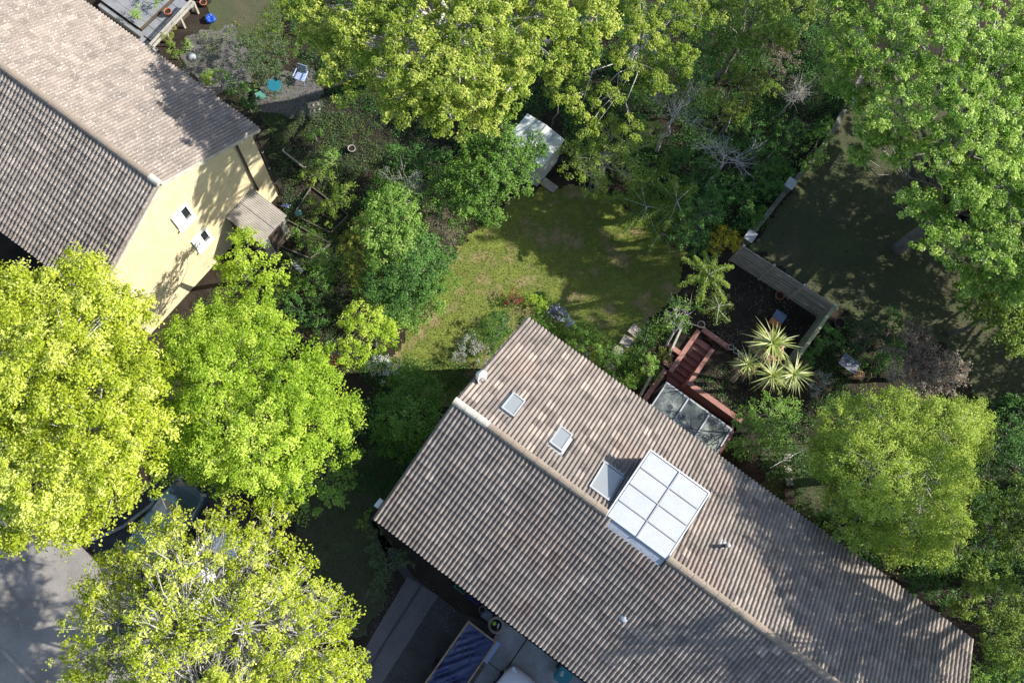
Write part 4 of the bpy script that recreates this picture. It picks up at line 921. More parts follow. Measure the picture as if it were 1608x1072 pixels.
# ================================================================== CARS
def car(label,front,rear,paint,wd=1.72,H=1.45,glass='dglass',ln=None):
    F=at(*front,.6)[:2];Rr=at(*rear,.6)[:2]; d=unit(np.array([*(F-Rr),0.])); L=ln or np.linalg.norm(F-Rr); c=np.array([*F,0.])-d*L/2; r=np.array([d[1],-d[0],0.])
    root=thing('parked_car',label,'car',c)
    def P(x,y,z_): return c+d*x*L/2+r*y*wd/2+np.array([0,0,z_])
    # lower body: cross sections from rear to front (x, half width, belt height)
    sec=[(-1.,.72,.55,.62),(-.985,.84,.35,.92),(-.93,.93,.25,.98),(-.6,1.,.22,.99),(0,1.,.22,.97),(.38,.99,.22,.95),(.48,.97,.22,.93),(.8,.91,.25,.80),(.93,.80,.28,.70),(.99,.60,.36,.60),(1.0,.40,.45,.55)]
    K=10; vs=[];
    for x,w_,zb,zt in sec:
        ys=[-1,-1,-.97,-.80,-.4,.4,.80,.97,1,1]; zs=[zb,zb*.4+zt*.6,zt-.07,zt-.01,zt+.02,zt+.02,zt-.01,zt-.07,zb*.4+zt*.6,zb]
        vs+=[P(x,y_*w_,z_) for y_,z_ in zip(ys,zs)]
    fs=[(i*K+k,i*K+k+1,(i+1)*K+k+1,(i+1)*K+k) for i in range(len(sec)-1) for k in range(K-1)]+[tuple(range(K)),tuple(range((len(sec)-1)*K,len(sec)*K))[::-1]]
    MB().add(vs,fs).build('body',paint,root,True)
    # greenhouse
    lo=[(-.93,.80),(-.5,.86),(.0,.88),(.42,.80)]; hi=[(-.72,.62),(-.5,.70),(.0,.70),(.14,.60)]
    g_=MB(); vs=[P(x,-y_,.96) for x,y_ in lo]+[P(x,-y_,H-.03) for x,y_ in hi]+[P(x,y_,.96) for x,y_ in lo]+[P(x,y_,H-.03) for x,y_ in hi]
    g_.add(vs,[(i,i+1,5+i,4+i) for i in range(3)]+[(8+i,12+i,13+i,9+i) for i in range(3)]).build('side_window',MT[glass],root)
    MB().add([P(.43,-.80,.955),P(.43,.80,.955),P(.47,0,.955),P(.14,-.60,H-.03),P(.14,.60,H-.03)],[(0,2,4,3),(2,1,4)]).build('windscreen',MT[glass],root)
    MB().add([P(-.93,-.80,.955),P(-.93,.80,.955),P(-.72,.62,H-.03),P(-.72,-.62,H-.03)],[(0,3,2,1)]).build('rear_window',MT[glass],root)
    rv=[];xs=[-.78,-.72,-.5,0,.12,.16];wy=[.58,.66,.73,.73,.66,.58];zz=[H-.06,H-.02,H,H,H-.02,H-.05]
    for x,y_,z_ in zip(xs,wy,zz): rv+=[P(x,-y_,z_-.04),P(x,-y_*.8,z_),P(x,0,z_+.025),P(x,y_*.8,z_),P(x,y_,z_-.04)]
    MB().add(rv,[(i*5+k,i*5+k+1,i*5+6+k,i*5+5+k) for i in range(5) for k in range(4)]).build('roof',paint,root,True)
    for sgn in(-1,1):
        MB().tube([P(.44,sgn*.84,.95),P(.28,sgn*.73,1.2),P(.13,sgn*.63,H-.05)],.035,6).build('pillar',paint,root)
        MB().tube([P(-.93,sgn*.84,.95),P(-.75,sgn*.66,H-.06)],.045,6).build('pillar',paint,root)
        MB().obox(P(.30,sgn*1.08,.98),[d,r,(0,0,1)],(.06,.09,.07)).build('wing_mirror',paint,root)
        MB().obox(P(-.985,sgn*.80,.80),[d,r,(0,0,1)],(.07,.12,.10)).build('tail_lamp',MT['red'],root)
        MB().obox(P(.93,sgn*.62,.66),[unit(d-r*sgn*.5),unit(r+d*sgn*.5),(0,0,1)],(.06,.14,.06)).build('headlight',MT['chrome'],root)
        for x in(-.62,.64):
            wh=MB().tube([P(x,sgn*.84,.31),P(x,sgn*1.01,.31)],.31,18).build('wheel',MT['rubber'],root)
            MB().tube([P(x,sgn*1.0,.31),P(x,sgn*1.02,.31)],.19,14).build('rim',MT['chrome'],root)
    MB().obox(P(-1.0,0,.45),[d,r,(0,0,1)],(.05,.62*wd/2,.10)).build('bumper',MT['rubber'],root)
    return root
car('dark slate blue hatchback half hidden under the trees, red tail lamps showing',(305,762),(216,886),MT['carteal'])
car('white car mostly hidden beneath the sparse yellow green tree',(368,838),(280,962),MT['carwhite'])
car('white car in the shade at the bottom edge near the teal bin',(828,1060),(745,1180),MT['carwhite'],ln=4.1)

# ================================================================== TREES
tree('maple_tree','huge yellow green tree filling the left edge below the gabled house',[
 (60,480,9,80),(125,440,8.6,55),(150,500,9.2,70),(205,500,8.6,42),(90,570,10,100),(190,585,9.6,75),(20,620,10,90),(150,670,10.3,95),(235,670,8.8,42),(75,760,10,90),(175,750,9,68),(25,820,8.6,52),(110,820,8.2,42),(-50,540,9,90),(-60,720,9,90),(15,440,8.6,30)],
 LM['yellow'],base=(60,700),trunk=.3,bark='barkp',twigs=.12,bare=0,dens=8.5,cr=.25,lp=62,leaf=0.088,lumps=.34,seed=2,tsig=.25,fill=.4)
tree('maple_tree','bright green tree right of the yellow green tree and below the cream gable',[
 (312,538,7,58),(395,525,7.2,62),(345,600,8.2,90),(440,610,8.2,80),(300,670,7.6,68),(400,690,8.1,85),(480,690,7.6,62),(530,650,7,38),(430,755,7,48),(255,590,7,36),(490,600,7.5,50),(280,720,6.4,44),(350,745,6.8,34)],
 LM['lime'],base=(380,660),trunk=.24,twigs=.08,dens=10,cr=.21,lp=62,leaf=0.072,lumps=.34,seed=3,tsig=.25,fill=.4,tshift=-.08)
tree('understory_tree','mid green lower tree showing at the right side of the bright green tree',[
 (530,700,4.6,42),(505,760,4.4,44),(545,650,4.4,30),(460,785,4.,28)],LM['spring'],trunk=.1,dens=8,cr=.18,lp=34,leaf=.085,seed=4)
tree('small_tree','lime green small tree against the lower gable wall beside the lean-to',[
 (385,395,4.6,38),(350,430,4.2,24),(425,430,4.6,30),(395,440,5,36),(375,370,4.2,18),(400,488,5.4,42),(345,480,4.6,26)],LM['lime'],base=(395,440),trunk=.10,twigs=.25,dens=8,cr=.17,lp=30,leaf=.085,lumps=.3,seed=5,tshift=.05)
tree('sparse_maple','sparse yellow green tree with pale bare twigs at the bottom left',[
 (255,835,7.6,48),(200,905,7.6,50),(285,905,8.8,70),(370,880,8.6,62),(420,840,7.8,48),(460,920,8.2,58),(180,985,7.8,68),(280,1000,9.2,88),(380,985,9.2,85),(470,1010,8.6,72),(150,1060,7.8,50),(320,1080,8.8,85),(530,980,7.2,34),(550,1050,7.4,34),(250,1120,8.5,70),(500,1070,8,50),(380,1130,8.6,80),(150,940,7.4,36),(520,960,7.4,36),(430,1090,8.4,70),(350,810,7.2,30),(230,1090,8.2,70)],
 LM['yellow'],base=(330,985),trunk=.27,bark='barkp',twigs=.55,twr=.011,bare=1,dens=7.2,cr=.19,lp=33,leaf=0.081,lumps=.35,seed=6,tsig=.25,fill=.4,low=-.3,tshift=.0)
tree('maple_tree','broad yellow green maple at the top centre with rounded leaf clusters',[
 (620,120,7.2,55),(560,90,6.6,45),(680,145,7.,50),(740,150,7,45),(520,60,6.6,36),(800,110,7,50),(500,50,10.2,46),(545,115,10.6,50),(575,50,11.2,62),(620,155,10.8,44),(650,90,11.8,70),(700,185,10.4,44),(720,110,12.0,64),(745,40,12.2,76),(790,150,11.0,44),(820,90,11.8,62),(850,20,11.8,66),(910,70,11.0,46),(940,20,11.0,50),(650,10,11.6,70),(760,190,9.8,28),(480,5,10.2,34),(880,110,10.8,30),(760,-60,11.2,90),(600,-60,10.8,80)],  # lowest lobes, hidden under the crown, are added to shade the ground
 LM['maple'],base=(720,90),trunk=.28,bark='barkp',twigs=.16,dens=10,cr=.20,lp=58,leaf=.088,scat=.12,tsig=.22,lumps=.34,seed=7,fill=.35,flat=.42,tshift=.12)
tree('shaded_maple','mid green maple with loose clusters right of the broad yellow green maple',[
 (1000,-10,6.8,50),(1060,20,6.6,44),(1010,40,6.8,50),(1060,90,6.4,44),(980,90,6.2,36),(1030,130,6,34),(955,150,5.6,32),(900,165,5.4,28),(1100,30,6.4,40),(920,200,5,22),(990,200,5,22)],
 LM['maple'],base=(985,110),trunk=.14,bark='barkp',twigs=.35,dens=6,cr=.21,lp=60,leaf=.09,scat=.12,tsig=.22,lumps=.34,seed=8,flat=.42,tshift=-.16)
tree('garden_tree','fresh green bushy tree at the top edge between the two maples',[(1120,5,5,40),(1260,10,5,40),(1190,20,5.6,60),(1165,80,5,40),(1230,60,5,36),(1180,-40,5.6,60),(1130,70,4.6,26)],LM['mid'],trunk=.14,dens=7,cr=.2,lp=36,leaf=.09,seed=9,tshift=.05)
tree('sycamore_tree','very large fresh green tree filling the top right corner',[
 (1330,60,7.2,52),(1345,130,7.4,58),(1400,60,9.6,80),(1420,150,9.6,74),(1370,200,7.6,48),(1490,60,10.4,90),(1500,160,10.2,80),(1580,100,10,90),(1560,210,9.6,76),(1410,235,7.8,40),(1470,250,9,46),(1590,300,8.8,70),(1530,300,8.8,55),(1440,320,7.8,42),(1480,370,7.8,48),(1560,385,8.2,60),(1620,400,8,60),(1325,10,8.4,48),(1520,440,7,34),(1590,450,7.4,40),(1400,-30,9,80),(1540,-30,9.6,90),(1680,150,9,110),(1690,330,9,90),(1350,245,7,24),(1520,290,6,60),(1580,220,7,70),(1600,110,7,80),(1660,260,7,80),(1700,180,7,80),(1640,60,7,80),(1560,330,5.6,50),(1720,330,6.5,80),(1500,220,6,50),(1650,360,6,60),(1740,240,6,80),(1760,300,6,80),(1700,400,5.5,60),(1780,380,6,70),(1650,300,6,50),(1700,300,5.2,60),(1620,260,5.4,50),(1790,210,6,70),(1760,430,9.5,80),(1840,330,10,90),(1860,480,9.5,90),(1760,540,9,60),(1930,400,10,80),(1800,220,10,90)],  # low inner and far right lobes are unseen, added to shade the lawn
 LM['syc'],base=(1408,392),trunk=.25,bark='bark',twigs=.10,bare=1,twr=.010,dens=8.6,cr=.21,lp=52,leaf=.092,scat=.15,tsig=.25,lumps=.34,seed=10,fill=.35,flat=.45,tshift=.10)
tree('off_frame_tree','broad low tree far beyond the right edge level with the shaded lawn',[(1830,60,5.6,70),(1930,40,6,80),(1850,160,5.8,70),(1960,150,6.4,80),(2060,100,6.4,80),(1880,260,5.8,70),(1990,260,6.4,80),(2090,220,6.4,80),(1920,350,6,75),(2030,370,6.4,80),(1960,440,6,75),(2080,470,6.4,80),(1840,330,5.2,60),(1880,430,5.2,60),(2150,330,6.4,80),(1750,470,5.5,55),(1805,500,5.6,55),(1864,525,5.6,60),(1920,590,5.6,60),(1850,600,5.4,60),(1740,545,5.,50),(1780,600,5.,50),(1960,540,6,60)],LM['syc'],base=(1900,250),trunk=.3,twigs=.0,dens=3.0,cr=.32,lp=34,leaf=.16,seed=11)
tree('maple_sapling','dull green tree below the large tree at the right edge',[(1540,480,5,36),(1580,510,5,40),(1605,460,5,40),(1600,545,4.6,22),(1520,450,5,26)],LM['mid'],trunk=.1,dens=5.5,cr=.24,lp=40,leaf=.11,seed=12,tshift=-.1)
tree('weeping_birch','large soft green weeping tree behind the house on the right',[
 (1330,680,7.2,58),(1400,665,8,60),(1480,680,8,64),(1520,660,7,34),(1310,740,7,46),(1380,740,8.6,80),(1460,760,8.6,76),(1500,740,7.6,40),(1350,810,7.2,56),(1440,830,7.8,58),(1400,850,6.6,36),(1490,820,6.8,34),(1470,868,6,28),(1535,655,6.8,28),(1540,700,6.4,24),(1300,700,6.6,28)],
 LM['birch'],base=(1405,745),trunk=.2,bark='barkp',twigs=.10,dens=15,cr=.20,lp=52,leaf=.062,lumps=.14,seed=13,fill=.3,flat=.9,tilt=1.1)
tree('copper_tree','purple brown small tree behind the soft green weeping tree',[(1440,560,4.6,46),(1480,590,4.8,44),(1425,610,4.4,40),(1440,520,3.8,26),(1500,580,4.2,26)],LM['purple'],trunk=.1,dens=9,cr=.17,lp=30,leaf=.07,lumps=.3,seed=14,twigs=.4)
tree('off_frame_tree','tall spreading tree just beyond the right edge below the dull green tree',[
 (1800,820,13,95),(1880,900,13.5,110),(1760,950,12.5,85),(1850,1010,13,100),(1790,700,12.,80),(1930,1050,12.6,110),(1830,1100,12,90),(1700,1040,12,55),(1720,820,12,50),(1670,1000,14,50),(1780,1031,14,60),(1850,1068,14,60),(1922,870,14,60),(1840,730,14,50),(2070,1044,14,70)],
 LM['syc'],base=(1760,900),trunk=.32,bark='bark',twigs=.5,twr=.02,dens=3.4,cr=.26,lp=34,leaf=.13,lumps=.35,seed=15)
tree('off_frame_tree','tall loose tree beyond the right edge level with the dark shrubbery',[
 (1830,700,9.5,60),(1900,780,9.5,70)],LM['syc'],base=(1830,740),trunk=.25,twigs=.3,dens=4,cr=.26,lp=36,leaf=.13,lumps=.35,seed=16)
# middle garden
tree('small_tree','dark mid green tree between the top maple and the sunny lawn',[(770,265,4.6,40),(820,260,4.4,30),(725,320,3.4,34),(790,225,4.6,44),(740,280,4,48),(800,290,4,36),(700,300,3.4,34),(760,330,3,30),(845,230,4.6,26),(740,230,4.2,24)],LM['spring'],trunk=.12,dens=10.8,cr=.19,lp=34,leaf=.085,lumps=.3,seed=20,tshift=-.22)
tree('small_tree','bright green bushy tree at the left side of the sunny lawn',[(605,400,3.6,30),(610,325,4.4,44),(640,345,4.2,30),(590,360,4.,32),(625,380,4.,30)],LM['spring'],trunk=.1,dens=12.2,cr=.18,lp=34,leaf=.085,lumps=.26,seed=21,tshift=.12)
bush('conifer_shrub','olive columnar conifer at the left of the bright green bushy tree',[(562,385,3.,32,1.2),(566,425,2.6,28,1.0),(572,350,2.4,20)],LM['olive'],dens=18.9,cr=.12,lp=34,leaf=.05,seed=22,tshift=-.1,lumps=.12)
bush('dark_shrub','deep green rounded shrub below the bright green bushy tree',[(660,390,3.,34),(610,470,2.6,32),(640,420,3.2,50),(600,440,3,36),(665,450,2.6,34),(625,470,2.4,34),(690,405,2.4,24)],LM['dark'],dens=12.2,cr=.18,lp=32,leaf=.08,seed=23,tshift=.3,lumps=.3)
bush('leafy_shrub','bright fringe of green leaves between the dark rounded shrub and the lawn',[(680,470,1.6,28),(655,500,1.3,24),(700,440,1.6,20),(630,500,1.6,22)],LM['spring'],dens=12.2,cr=.16,lp=26,leaf=.075,seed=24,tshift=-.12)
bush('brown_shrub','brown fine twigged shrub in the middle of the left border',[(692,335,3.2,34),(700,372,2.8,26),(680,300,2.8,24),(672,350,2.6,22)],LM['brown'],dens=12,cr=.15,lp=34,leaf=.045,seed=25,twigs=.6)
bush('flowering_shrub','pale pinkish grey twiggy shrub above the bright green bushy tree',[(640,282,3.0,26),(610,278,2.6,18),(662,300,2.8,20)],LM['grey'],dens=6,cr=.14,lp=18,leaf=.05,seed=26,twigs=.9,bark='barkp',bare=1,tshift=-.1)
tree('lime_shrub','lime green arching shrub beside the dark timber fence',[(565,510,3.,36),(595,530,2.8,30),(560,550,2.8,28),(590,490,2.6,20),(610,512,2.5,18)],LM['lime'],trunk=.06,dens=12.2,cr=.16,lp=30,leaf=.075,seed=27,tshift=.1,lumps=.35)
bush('silver_shrub','silvery white leaved shrub next to the lime green arching shrub',[(603,577,1.6,24),(620,585,1.3,14)],LM['flower'],dens=11,cr=.10,lp=26,leaf=.04,seed=28,tshift=-.2)
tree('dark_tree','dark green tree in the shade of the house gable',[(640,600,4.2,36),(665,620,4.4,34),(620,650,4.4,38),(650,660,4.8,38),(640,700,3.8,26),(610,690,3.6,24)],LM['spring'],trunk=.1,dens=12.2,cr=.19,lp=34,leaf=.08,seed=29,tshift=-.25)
bush('red_shrub','dark red leaved shrub beside the end of the dark timber fence',[(508,572,1.6,20),(528,575,1.4,16),(500,590,1.5,14)],LM['red'],dens=10,cr=.13,lp=24,leaf=.065,seed=30)
for k,(lab,spec,m_,ts) in enumerate((
 ('dull green shrub in the shade left of the dark rounded shrub',[(500,440,2,32),(520,415,1.8,24),(475,455,1.6,22)],'spring',-.3),
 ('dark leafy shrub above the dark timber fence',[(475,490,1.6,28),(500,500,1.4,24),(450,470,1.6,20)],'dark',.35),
 ('green clump below the red leaved shrub',[(510,615,1.8,26),(540,640,1.8,22)],'spring',-.25),
 ('small bright green plant in the bed right of the upper gable corner',[(487,212,.8,14),(500,205,.7,9)],'spring',-.05),
 ('two toned bright plant left of the tall pale rimmed pot',[(520,250,.7,15),(505,262,.6,12),(528,240,.6,9)],'spring',.05),
 ('straggly green plant above the vegetable beds',[(500,275,.7,16),(520,280,.6,12),(480,272,.6,12)],'mid',.1),
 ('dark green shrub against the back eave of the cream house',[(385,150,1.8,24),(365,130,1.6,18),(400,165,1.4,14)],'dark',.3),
 ('green shrub at the lower edge of the grey gravel path',[(350,120,1.2,14),(330,115,1.,11)],'spring',-.1),
 ('wide dull olive shrub right of the grey gravel path',[(400,100,2.2,34),(430,80,2.2,30),(390,70,2,26),(420,120,1.8,22)],'shade',.2),
 ('dark shrub at the top between the grass and the maple',[(440,30,2.4,32),(420,60,2.,24),(455,75,2.,22)],'mid',-.35),
 ('green grassy clump at the lower end of the rail fence',[(268,52,.9,13),(262,62,.7,10)],'olive',.15),
 ('soft green clump below the grassy clump by the rail fence',[(270,75,.8,13),(276,84,.6,9)],'mid',.0),
 ('small lime plant beside the gravel path',[(295,70,.5,9)],'spring',.2),
 ('bright green bush in the planter at the top left',[(210,18,1.,13),(216,25,.8,8)],'spring',.1),
 ('leafy bush at the very top edge left of the rail fence',[(248,0,1.,13),(236,-8,1.,12)],'spring',-.05),
 ('yellow green fern near the lower gravel edge',[(322,123,.5,9),(330,118,.4,7)],'lime',.0),
 )):
    bush('garden_shrub',lab,spec,LM[m_],dens=10,cr=.13,lp=24,leaf=.065,seed=40+k,tshift=ts,lumps=.3)
# border in front of the main house back wall
for k,(lab,spec,m_,ts) in enumerate((
 ('white flowered clump left of the roof corner',[(735,545,.6,22),(755,552,.5,16),(715,560,.5,12)],'grey',.2),
 ('dark strappy clump hard against the gable roof edge',[(780,510,1.,22),(775,540,.9,18),(800,500,.8,14)],'dark',.1),
 ('reddish low plant at the top of the border',[(800,465,.5,13),(812,470,.4,8)],'red',.1),
 ('yellow green plant among the blue flowers',[(850,478,.6,14),(838,470,.5,10)],'lime',-.15),
 ('pale blue flowering clump by the roof corner',[(880,495,.5,16),(892,505,.5,11),(870,487,.4,8)],'bluefl',0),
 ('second pale blue flowering clump farther along the eave',[(922,560,.5,9),(930,567,.4,7)],'bluefl',-.1),
 ('green leafy shrub along the back eave beside the blue flowers',[(915,530,.9,22),(940,550,1.,20),(900,545,.7,14)],'spring',-.15),
 ('mid green shrub at the eave below the paving slabs',[(965,580,1.3,24),(985,595,1.4,20),(950,560,1.2,15)],'spring',-.2),
 ('bushy plant between the eave and the pale edging board',[(985,555+45,1.5,16),(1000,585,1.6,14)],'mid',-.1),
 ('dark low planting right of the paving slabs',[(1010,535,1.3,20),(1020,515,1.2,16),(1000,560,1.2,14)],'dark',.2),
 ('yellow green small bush left of the stair wall',[(1042,556,1.9,13),(1048,562,1.8,9)],'olive',.1),
 )):
    bush('border_plant',lab,spec,LM[m_],dens=12,cr=.12,lp=22,leaf=.06,seed=60+k,tshift=ts,lumps=.3)
bush('clipped_bush','round clipped bright green bush on a stem left of the terracotta wall',[(1019,571,2.6,17,.95)],LM['spring'],dens=30,cr=.09,lp=26,leaf=.05,seed=75,lumps=.05,tshift=.1)
tree('bare_topped_tree','small tree with pale bare twigs rising left of the terracotta stair',[(1060,490,3.2,26),(1045,500,3.0,18),(1085,480,3.,18),(1070,510,3.,16)],LM['spring'],base=(1045,545),trunk=.05,bark='barkp',twigs=.6,bare=1,twr=.009,dens=8,cr=.15,lp=20,leaf=.075,seed=76,tshift=-.1)
MBb=None
# conifers right of lawn
def frond_tree(name,label,base,centre,z,arms,ln,lm,seed,droop=.25,wd=.16,leaf=.06,n=260,tshift=0.):
    rng=np.random.default_rng(seed); b=og(*base); c=at(*centre,z); r=thing(name,label,'tree',b)
    MB().tube([b,(b+c)/2,c],[.09,.07,.03],7).build('trunk',MT['bark'],r,True); P=[];Nn=[];T=[];sg=[]
    for k in range(arms):
        a=2*pi*k/arms+rng.normal(0,.18); l=ln*rng.uniform(.7,1.15); d=np.array([math.cos(a),math.sin(a),0]); zz=rng.uniform(-.35,.15)
        u_=np.linspace(0,1,7); pts=c+np.outer(u_*l,d)+np.outer(zz+.12*np.sin(u_*2.2)-droop*u_**2*l,[0,0,1]); pts+=np.outer(np.sin(u_*3)*rng.normal(0,.06),[-d[1],d[0],0]); sg.append((pts,.022,.008))
        q=rng.random(n)**.8; ctr=np.stack([np.interp(q,u_,pts[:,i]) for i in range(3)],axis=1); side=rng.normal(0,1,n)*wd*(1.05-q*.75)
        P.append(ctr+np.outer(side,[-d[1],d[0],0])+rng.normal(0,.03,(n,3))+np.outer(q*0-np.abs(side)*.35,[0,0,1])); Nn.append(np.array([0,0,1.])+rng.normal(0,.45,(n,3))); T.append(np.clip(.3+q*.5+rng.normal(0,.15,n)+tshift,0,1))
    twig_mesh(sg,MT['barkp'],r,'branches'); v,q=leaf_quads(np.concatenate(P),np.concatenate(Nn),leaf,rng,.45); quadmesh('crown',v,q,lm,np.concatenate(T),r); return r
frond_tree('star_conifer','star shaped conifer with radiating yellow green arms above the palm garden',(1112,440),(1112,432),4.2,12,1.15,LM['mid'],80,tshift=.15,wd=.11,leaf=.075,n=420)
frond_tree('star_conifer','small conifer arm cluster hanging over the palm garden soil',(1125,470),(1128,482),3.4,7,.8,LM['mid'],81,n=150,tshift=-.1)
frond_tree('conifer_tree','dark green conifer with drooping arms at the right end of the sunny lawn',(1015,340),(1015,325),3.2,13,1.45,LM['mid'],82,n=520,tshift=-.15,wd=.22,leaf=.07)
frond_tree('conifer_tree','second conifer with yellow tips just right of the sunny lawn conifer',(1060,320),(1062,318),3.6,13,1.3,LM['mid'],83,n=520,tshift=-.02,wd=.22,leaf=.07)
frond_tree('conifer_tree','lower conifer spray pointing down at the lawn corner',(1040,370),(1040,368),2.8,9,.95,LM['mid'],84,n=300,tshift=.0,wd=.15)
tree('dark_tree','grey green tree crowded against the two conifers',[(1100,340,3.8,40),(1075,370,3.4,28),(1120,310,3.6,30),(1090,385,3,24)],LM['dark'],trunk=.1,dens=9,cr=.17,lp=30,leaf=.07,seed=85,tshift=.35)
bush('golden_shrub','golden yellow shrub at the corner of the slatted fence',[(1140,372,3.6,24),(1155,382,3.2,14),(1120,388,3.4,18)],LM['gold'],dens=12,cr=.13,lp=28,leaf=.06,seed=86,tshift=-.2)
tree('apple_tree','soft mid green tree right of the pale shed',[(950,240,3.4,46),(920,270,3.,36),(985,225,3.2,34),(1015,205,3.2,28),(940,295,2.6,24),(900,240,2.8,24),(985,270,3.,26),(960,190,3.2,26)],LM['mid'],trunk=.12,bark='barkp',dens=8,cr=.18,lp=30,leaf=.07,seed=87,tshift=.28,twigs=.3,lumps=.32)
tree('thin_tree','half bare grey twigged tree above the soft mid green tree',[(1060,170,4.6,36),(1100,190,4.2,28),(1030,150,4.4,24),(1090,140,4.4,26)],LM['shade'],trunk=.08,bark='barkp',bare=2,twigs=.9,twr=.008,dens=4.5,cr=.14,lp=12,leaf=.06,seed=88,tshift=.25)
tree('thin_tree','pale twiggy tree with few leaves in the middle of the dark thicket',[(1135,240,4.4,38),(1165,255,4.2,32),(1110,225,4.4,28),(1190,230,4.,24)],LM['grey'],trunk=.07,bark='barkp',bare=2,twigs=1.,twr=.008,dens=3.6,cr=.13,lp=6,leaf=.05,seed=89,tshift=-.2)
bush('bare_bush','grey leafless fine twigged bush near the wall end',[(1255,140,3.,28),(1245,155,2.8,18)],LM['grey'],trunk=.05,bark='barkp',bare=3,twigs=1.,twr=.006,dens=8,cr=.1,lp=1.5,leaf=.035,seed=90)
tree('olive_tree','olive yellow tree in the top thicket left of the leafless bush',[(1175,140,4.4,32),(1160,165,4,26),(1195,120,4.2,20)],LM['olive'],trunk=.08,dens=9,cr=.15,lp=26,leaf=.06,seed=91,tshift=-.15)
tree('silver_tree','grey green glossy leaved tree between the two top maples',[(1105,60,4.8,28),(1115,90,4.6,26),(1100,120,4.4,20)],LM['dark'],trunk=.08,dens=9,cr=.17,lp=28,leaf=.075,seed=92,tshift=.3)
tree('rusty_tree','reddish green shrub in the thicket under the top right tree',[(1210,80,3.6,26),(1240,90,3.2,22),(1220,110,3,18),(1290,5,3.6,24)],LM['brown'],trunk=.06,dens=8,cr=.15,lp=22,leaf=.065,seed=93,tshift=.1)
for k,(lab,spec,ts,m_) in enumerate((
 ('bright ivy mound on the upper end of the low concrete wall',[(1290,215,2.4,20),(1280,240,2.3,22),(1262,262,2.1,14),(1302,195,2.3,12)],.05,'spring'),
 ('small ivy patch on the wall left of the middle pier',[(1240,270,2.1,12),(1246,285,2.,8)],-.15,'spring'),
 ('dark ivy hanging over the lower end of the concrete wall',[(1190,345,2.1,16),(1198,330,2.,12),(1182,362,2.,10)],-.3,'spring'),
 ('dark ivy mass filling the bank left of the concrete wall',[(1200,290,2.4,34),(1170,320,2.3,28),(1215,250,2.4,34),(1175,210,2.6,34),(1240,205,2.4,30)],.25,'dark'),
 ('leafy shrub along the right side of the mossy capped fence',[(1300,520,2.8,20),(1285,540,2.8,20),(1272,560,2.6,18),(1315,535,2.4,14)],.55,'dark'),
 ('dim green shrub right of the black tub',[(1360,520,2.8,28),(1385,530,2.8,24),(1345,540,2.5,16)],.3,'shade'),
 ('wide dark shrub between the slatted fence and the copper tree',[(1400,550,3.,26),(1380,570,2.6,18),(1410,500,2.6,22)],.1,'dark'),
 ('white flowering shrub below the dark garden table',[(1290,595,2.3,15),(1278,608,2.2,12)],.1,'grey'),
 )):
    bush('garden_shrub',lab,spec,LM[m_],dens=10,cr=.14,lp=24,leaf=.075,seed=100+k,tshift=ts,lumps=.28)
tree('small_tree','glossy bright green tree between the palm and the house eave',[(1210,650,4.6,38),(1180,685,4.2,32),(1235,635,4.,22),(1170,660,4.,20),(1220,685,4,22),(1245,650,4.,16),(1160,705,3.6,18)],LM['spring'],trunk=.09,dens=9,cr=.16,lp=30,leaf=.075,seed=110,tshift=.1,lumps=.34,twigs=.2)
# right edge
tree('dark_tree','dark shaded tree at the right edge beside the weeping tree',[(1580,680,4,40),(1560,720,3.6,30),(1610,740,4,40),(1600,640,3.4,26)],LM['dark'],trunk=.1,dens=8,cr=.18,lp=28,leaf=.08,seed=120,tshift=.15)
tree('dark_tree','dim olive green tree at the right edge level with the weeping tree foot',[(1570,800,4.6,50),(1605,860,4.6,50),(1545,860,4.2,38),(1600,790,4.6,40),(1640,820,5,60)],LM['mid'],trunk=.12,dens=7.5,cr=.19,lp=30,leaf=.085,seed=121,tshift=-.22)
tree('garden_tree','olive green tree right of the far roof corner',[(1555,940,4.6,44),(1600,950,5,44),(1575,1000,4.6,44),(1530,905,3.8,28),(1510,950,3.4,22),(1620,1020,5,50)],LM['mid'],trunk=.12,dens=7.5,cr=.19,lp=30,leaf=.085,seed=122,tshift=-.02)
tree('lime_shrub','lime shrub at the bottom right corner below the far roof corner',[(1545,1050,4.2,30),(1590,1055,4.4,30),(1530,1075,3.8,20)],LM['spring'],trunk=.08,dens=9,cr=.17,lp=28,leaf=.075,seed=123,tshift=.05)
bush('garden_shrub','dark shrub under the eave behind the dormer side of the house',[(1330,850,2,30),(1370,880,2,28),(1300,810,1.8,18),(1440,920,2.,30),(1480,940,2,24)],LM['dark'],dens=8,cr=.16,lp=22,leaf=.08,seed=124)
bush('garden_shrub','grey green plants beside the drive near the front eave corner',[(600,880,.7,20),(625,875,.6,18),(605,910,.6,18),(590,850,.6,16),(640,880,.5,12),(585,925,.5,14)],LM['shade'],dens=12,cr=.11,lp=18,leaf=.075,seed=125,tshift=.45)
bush('garden_shrub','small yellow green plant near the alarm box corner',[(568,820,.6,12),(578,808,.5,9)],LM['mid'],dens=14,cr=.10,lp=16,leaf=.06,seed=126,tshift=0)
